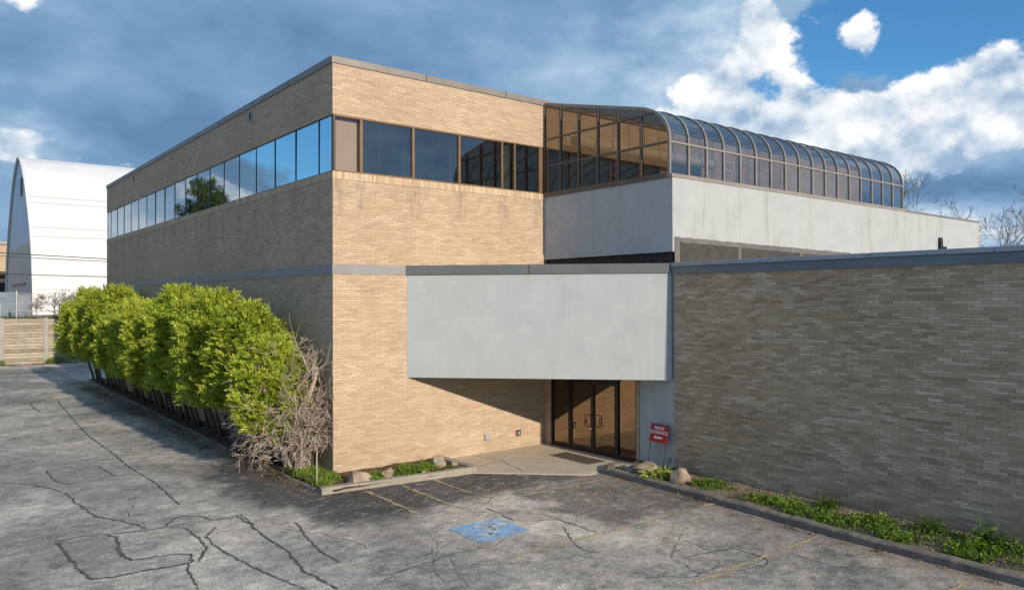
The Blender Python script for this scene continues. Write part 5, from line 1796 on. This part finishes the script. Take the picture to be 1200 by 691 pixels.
def leafy_bush(loc, rx, rz, n, mat, label, seed, L=(.12, .22)):
    r = random.Random(seed); mbx = MB()
    for k in range(n):
        d = rand_dir(r); q = r.random() ** .4
        p = Vector((d.x * rx * q, d.y * rx * q, rz + d.z * rz * q)) * (1 + .25 * mnoise.noise(d * 2 + Vector((seed, 0, 0))))
        leaf_quad(mbx, p, (d + Vector((0, 0, .4)) + rand_dir(r) * .6).normalized(), rand_dir(r), r.uniform(*L), r.uniform(.05, .1))
    t = thing('green_bush', label, 'bush', loc)
    mbx.build('foliage', mat, t)
    mbx = MB(); mbx.tube([(0, 0, -.2), (0, 0, rz)], [.05, .02], 5); mbx.build('stem', M_BARETREE, t)
    return t


leafy_bush((1.6, 53.6, 3.55), .95, 1.0, 1500, M_WEED_DARK, 'dark green bush on the bank behind the chain link fence', 3)
leafy_bush((4.5, 54.6, 3.6), .8, 1.25, 420, M_WEED, 'sparse pale leafed bush on the bank by the far corner of the brick building', 4, (.08, .14))
leafy_bush((-0.2, 50.1, 0.0), .55, .22, 260, M_WEED, 'small green weed at the foot of the plank wall beside its post', 6)
leafy_bush((-3.9, 50.1, 0.0), .4, .2, 160, M_WEED, 'small green weed at the foot of the plank wall at the picture edge', 7)
r_ = random.Random(3)
scatter('bank_weeds', M_WEED_DARK, [(r_.uniform(-6, 5), 51.2 + r_.random() * .8, .5, .6) for k in range(26)], 'patchy weeds along the top of the plank wall', 'weeds', 40, (.1, .25), (.03, .07), .1).location = (0, 0, 3.55)
scatter('wall_foot_litter', M_DRY, [(r_.uniform(-9, 5), 50.15 - r_.random() * .5, .5, .8) for k in range(36)], 'strip of brown litter along the foot of the plank wall', 'leaf litter', 50, (.08, .18), (.05, .09), -.06, flat=True)

# the pine whose reflection shows in the side windows
pt = thing('pine_tree', 'dark green pine mirrored in the side windows, standing outside the picture to the left', 'tree', (-14.0, 59.0, 3.4))
r_ = random.Random(8)
mb = MB(); mb.tube([(0, 0, -.3), (.1, 0, 4), (0, .2, 8), (.1, .1, 13.2)], [.32, .25, .17, .04], 8)
mb.build('trunk', M_BARETREE, pt, smooth=True)
mb = MB(); limbs = MB()
PCL = [(.3, 0, 13.0, 1.5), (-1.0, 1.5, 12.2, 1.7), (1.2, -2.0, 12.0, 1.4), (-.5, -3.6, 11.3, 1.3), (.5, 4.0, 10.8, 1.8), (-.8, 1.5, 10.5, 2.0), (.3, -1.5, 10.3, 1.7), (0, -6.0, 10.2, 1.3), (.5, 7.2, 9.4, 1.7), (-.5, 5.2, 9.0, 1.9), (.4, 2.0, 8.8, 2.2), (0, -2.0, 8.6, 2.0), (.2, -5.0, 8.8, 1.5),
       (.6, 9.6, 8.2, 1.3), (0, 11.2, 7.2, 1.1), (.2, 7.5, 7.4, 1.9), (0, 3.5, 7.2, 2.0), (.4, -.5, 7, 2.0), (0, -4, 7.0, 1.7)]
for x, y, z, s in PCL:
    limbs.tube([(0, 0, z - 1.6), (x * .6, y * .6, z - .7), (x, y, z)], [.09, .06, .03], 5)
    for k in range(int(38 * s)):
        d = rand_dir(r_)
        c = Vector((x, y, z)) + Vector((d.x, d.y, d.z * .62)) * s * (r_.random() ** .5)
        for j in range(34):
            dd = (rand_dir(r_) + Vector((0, 0, .8))).normalized()
            leaf_quad(mb, c + rand_dir(r_) * .18, dd, rand_dir(r_), r_.uniform(.22, .42), .05)
mb.build('needles', M_PINE, pt); limbs.build('limb', M_BARETREE, pt)
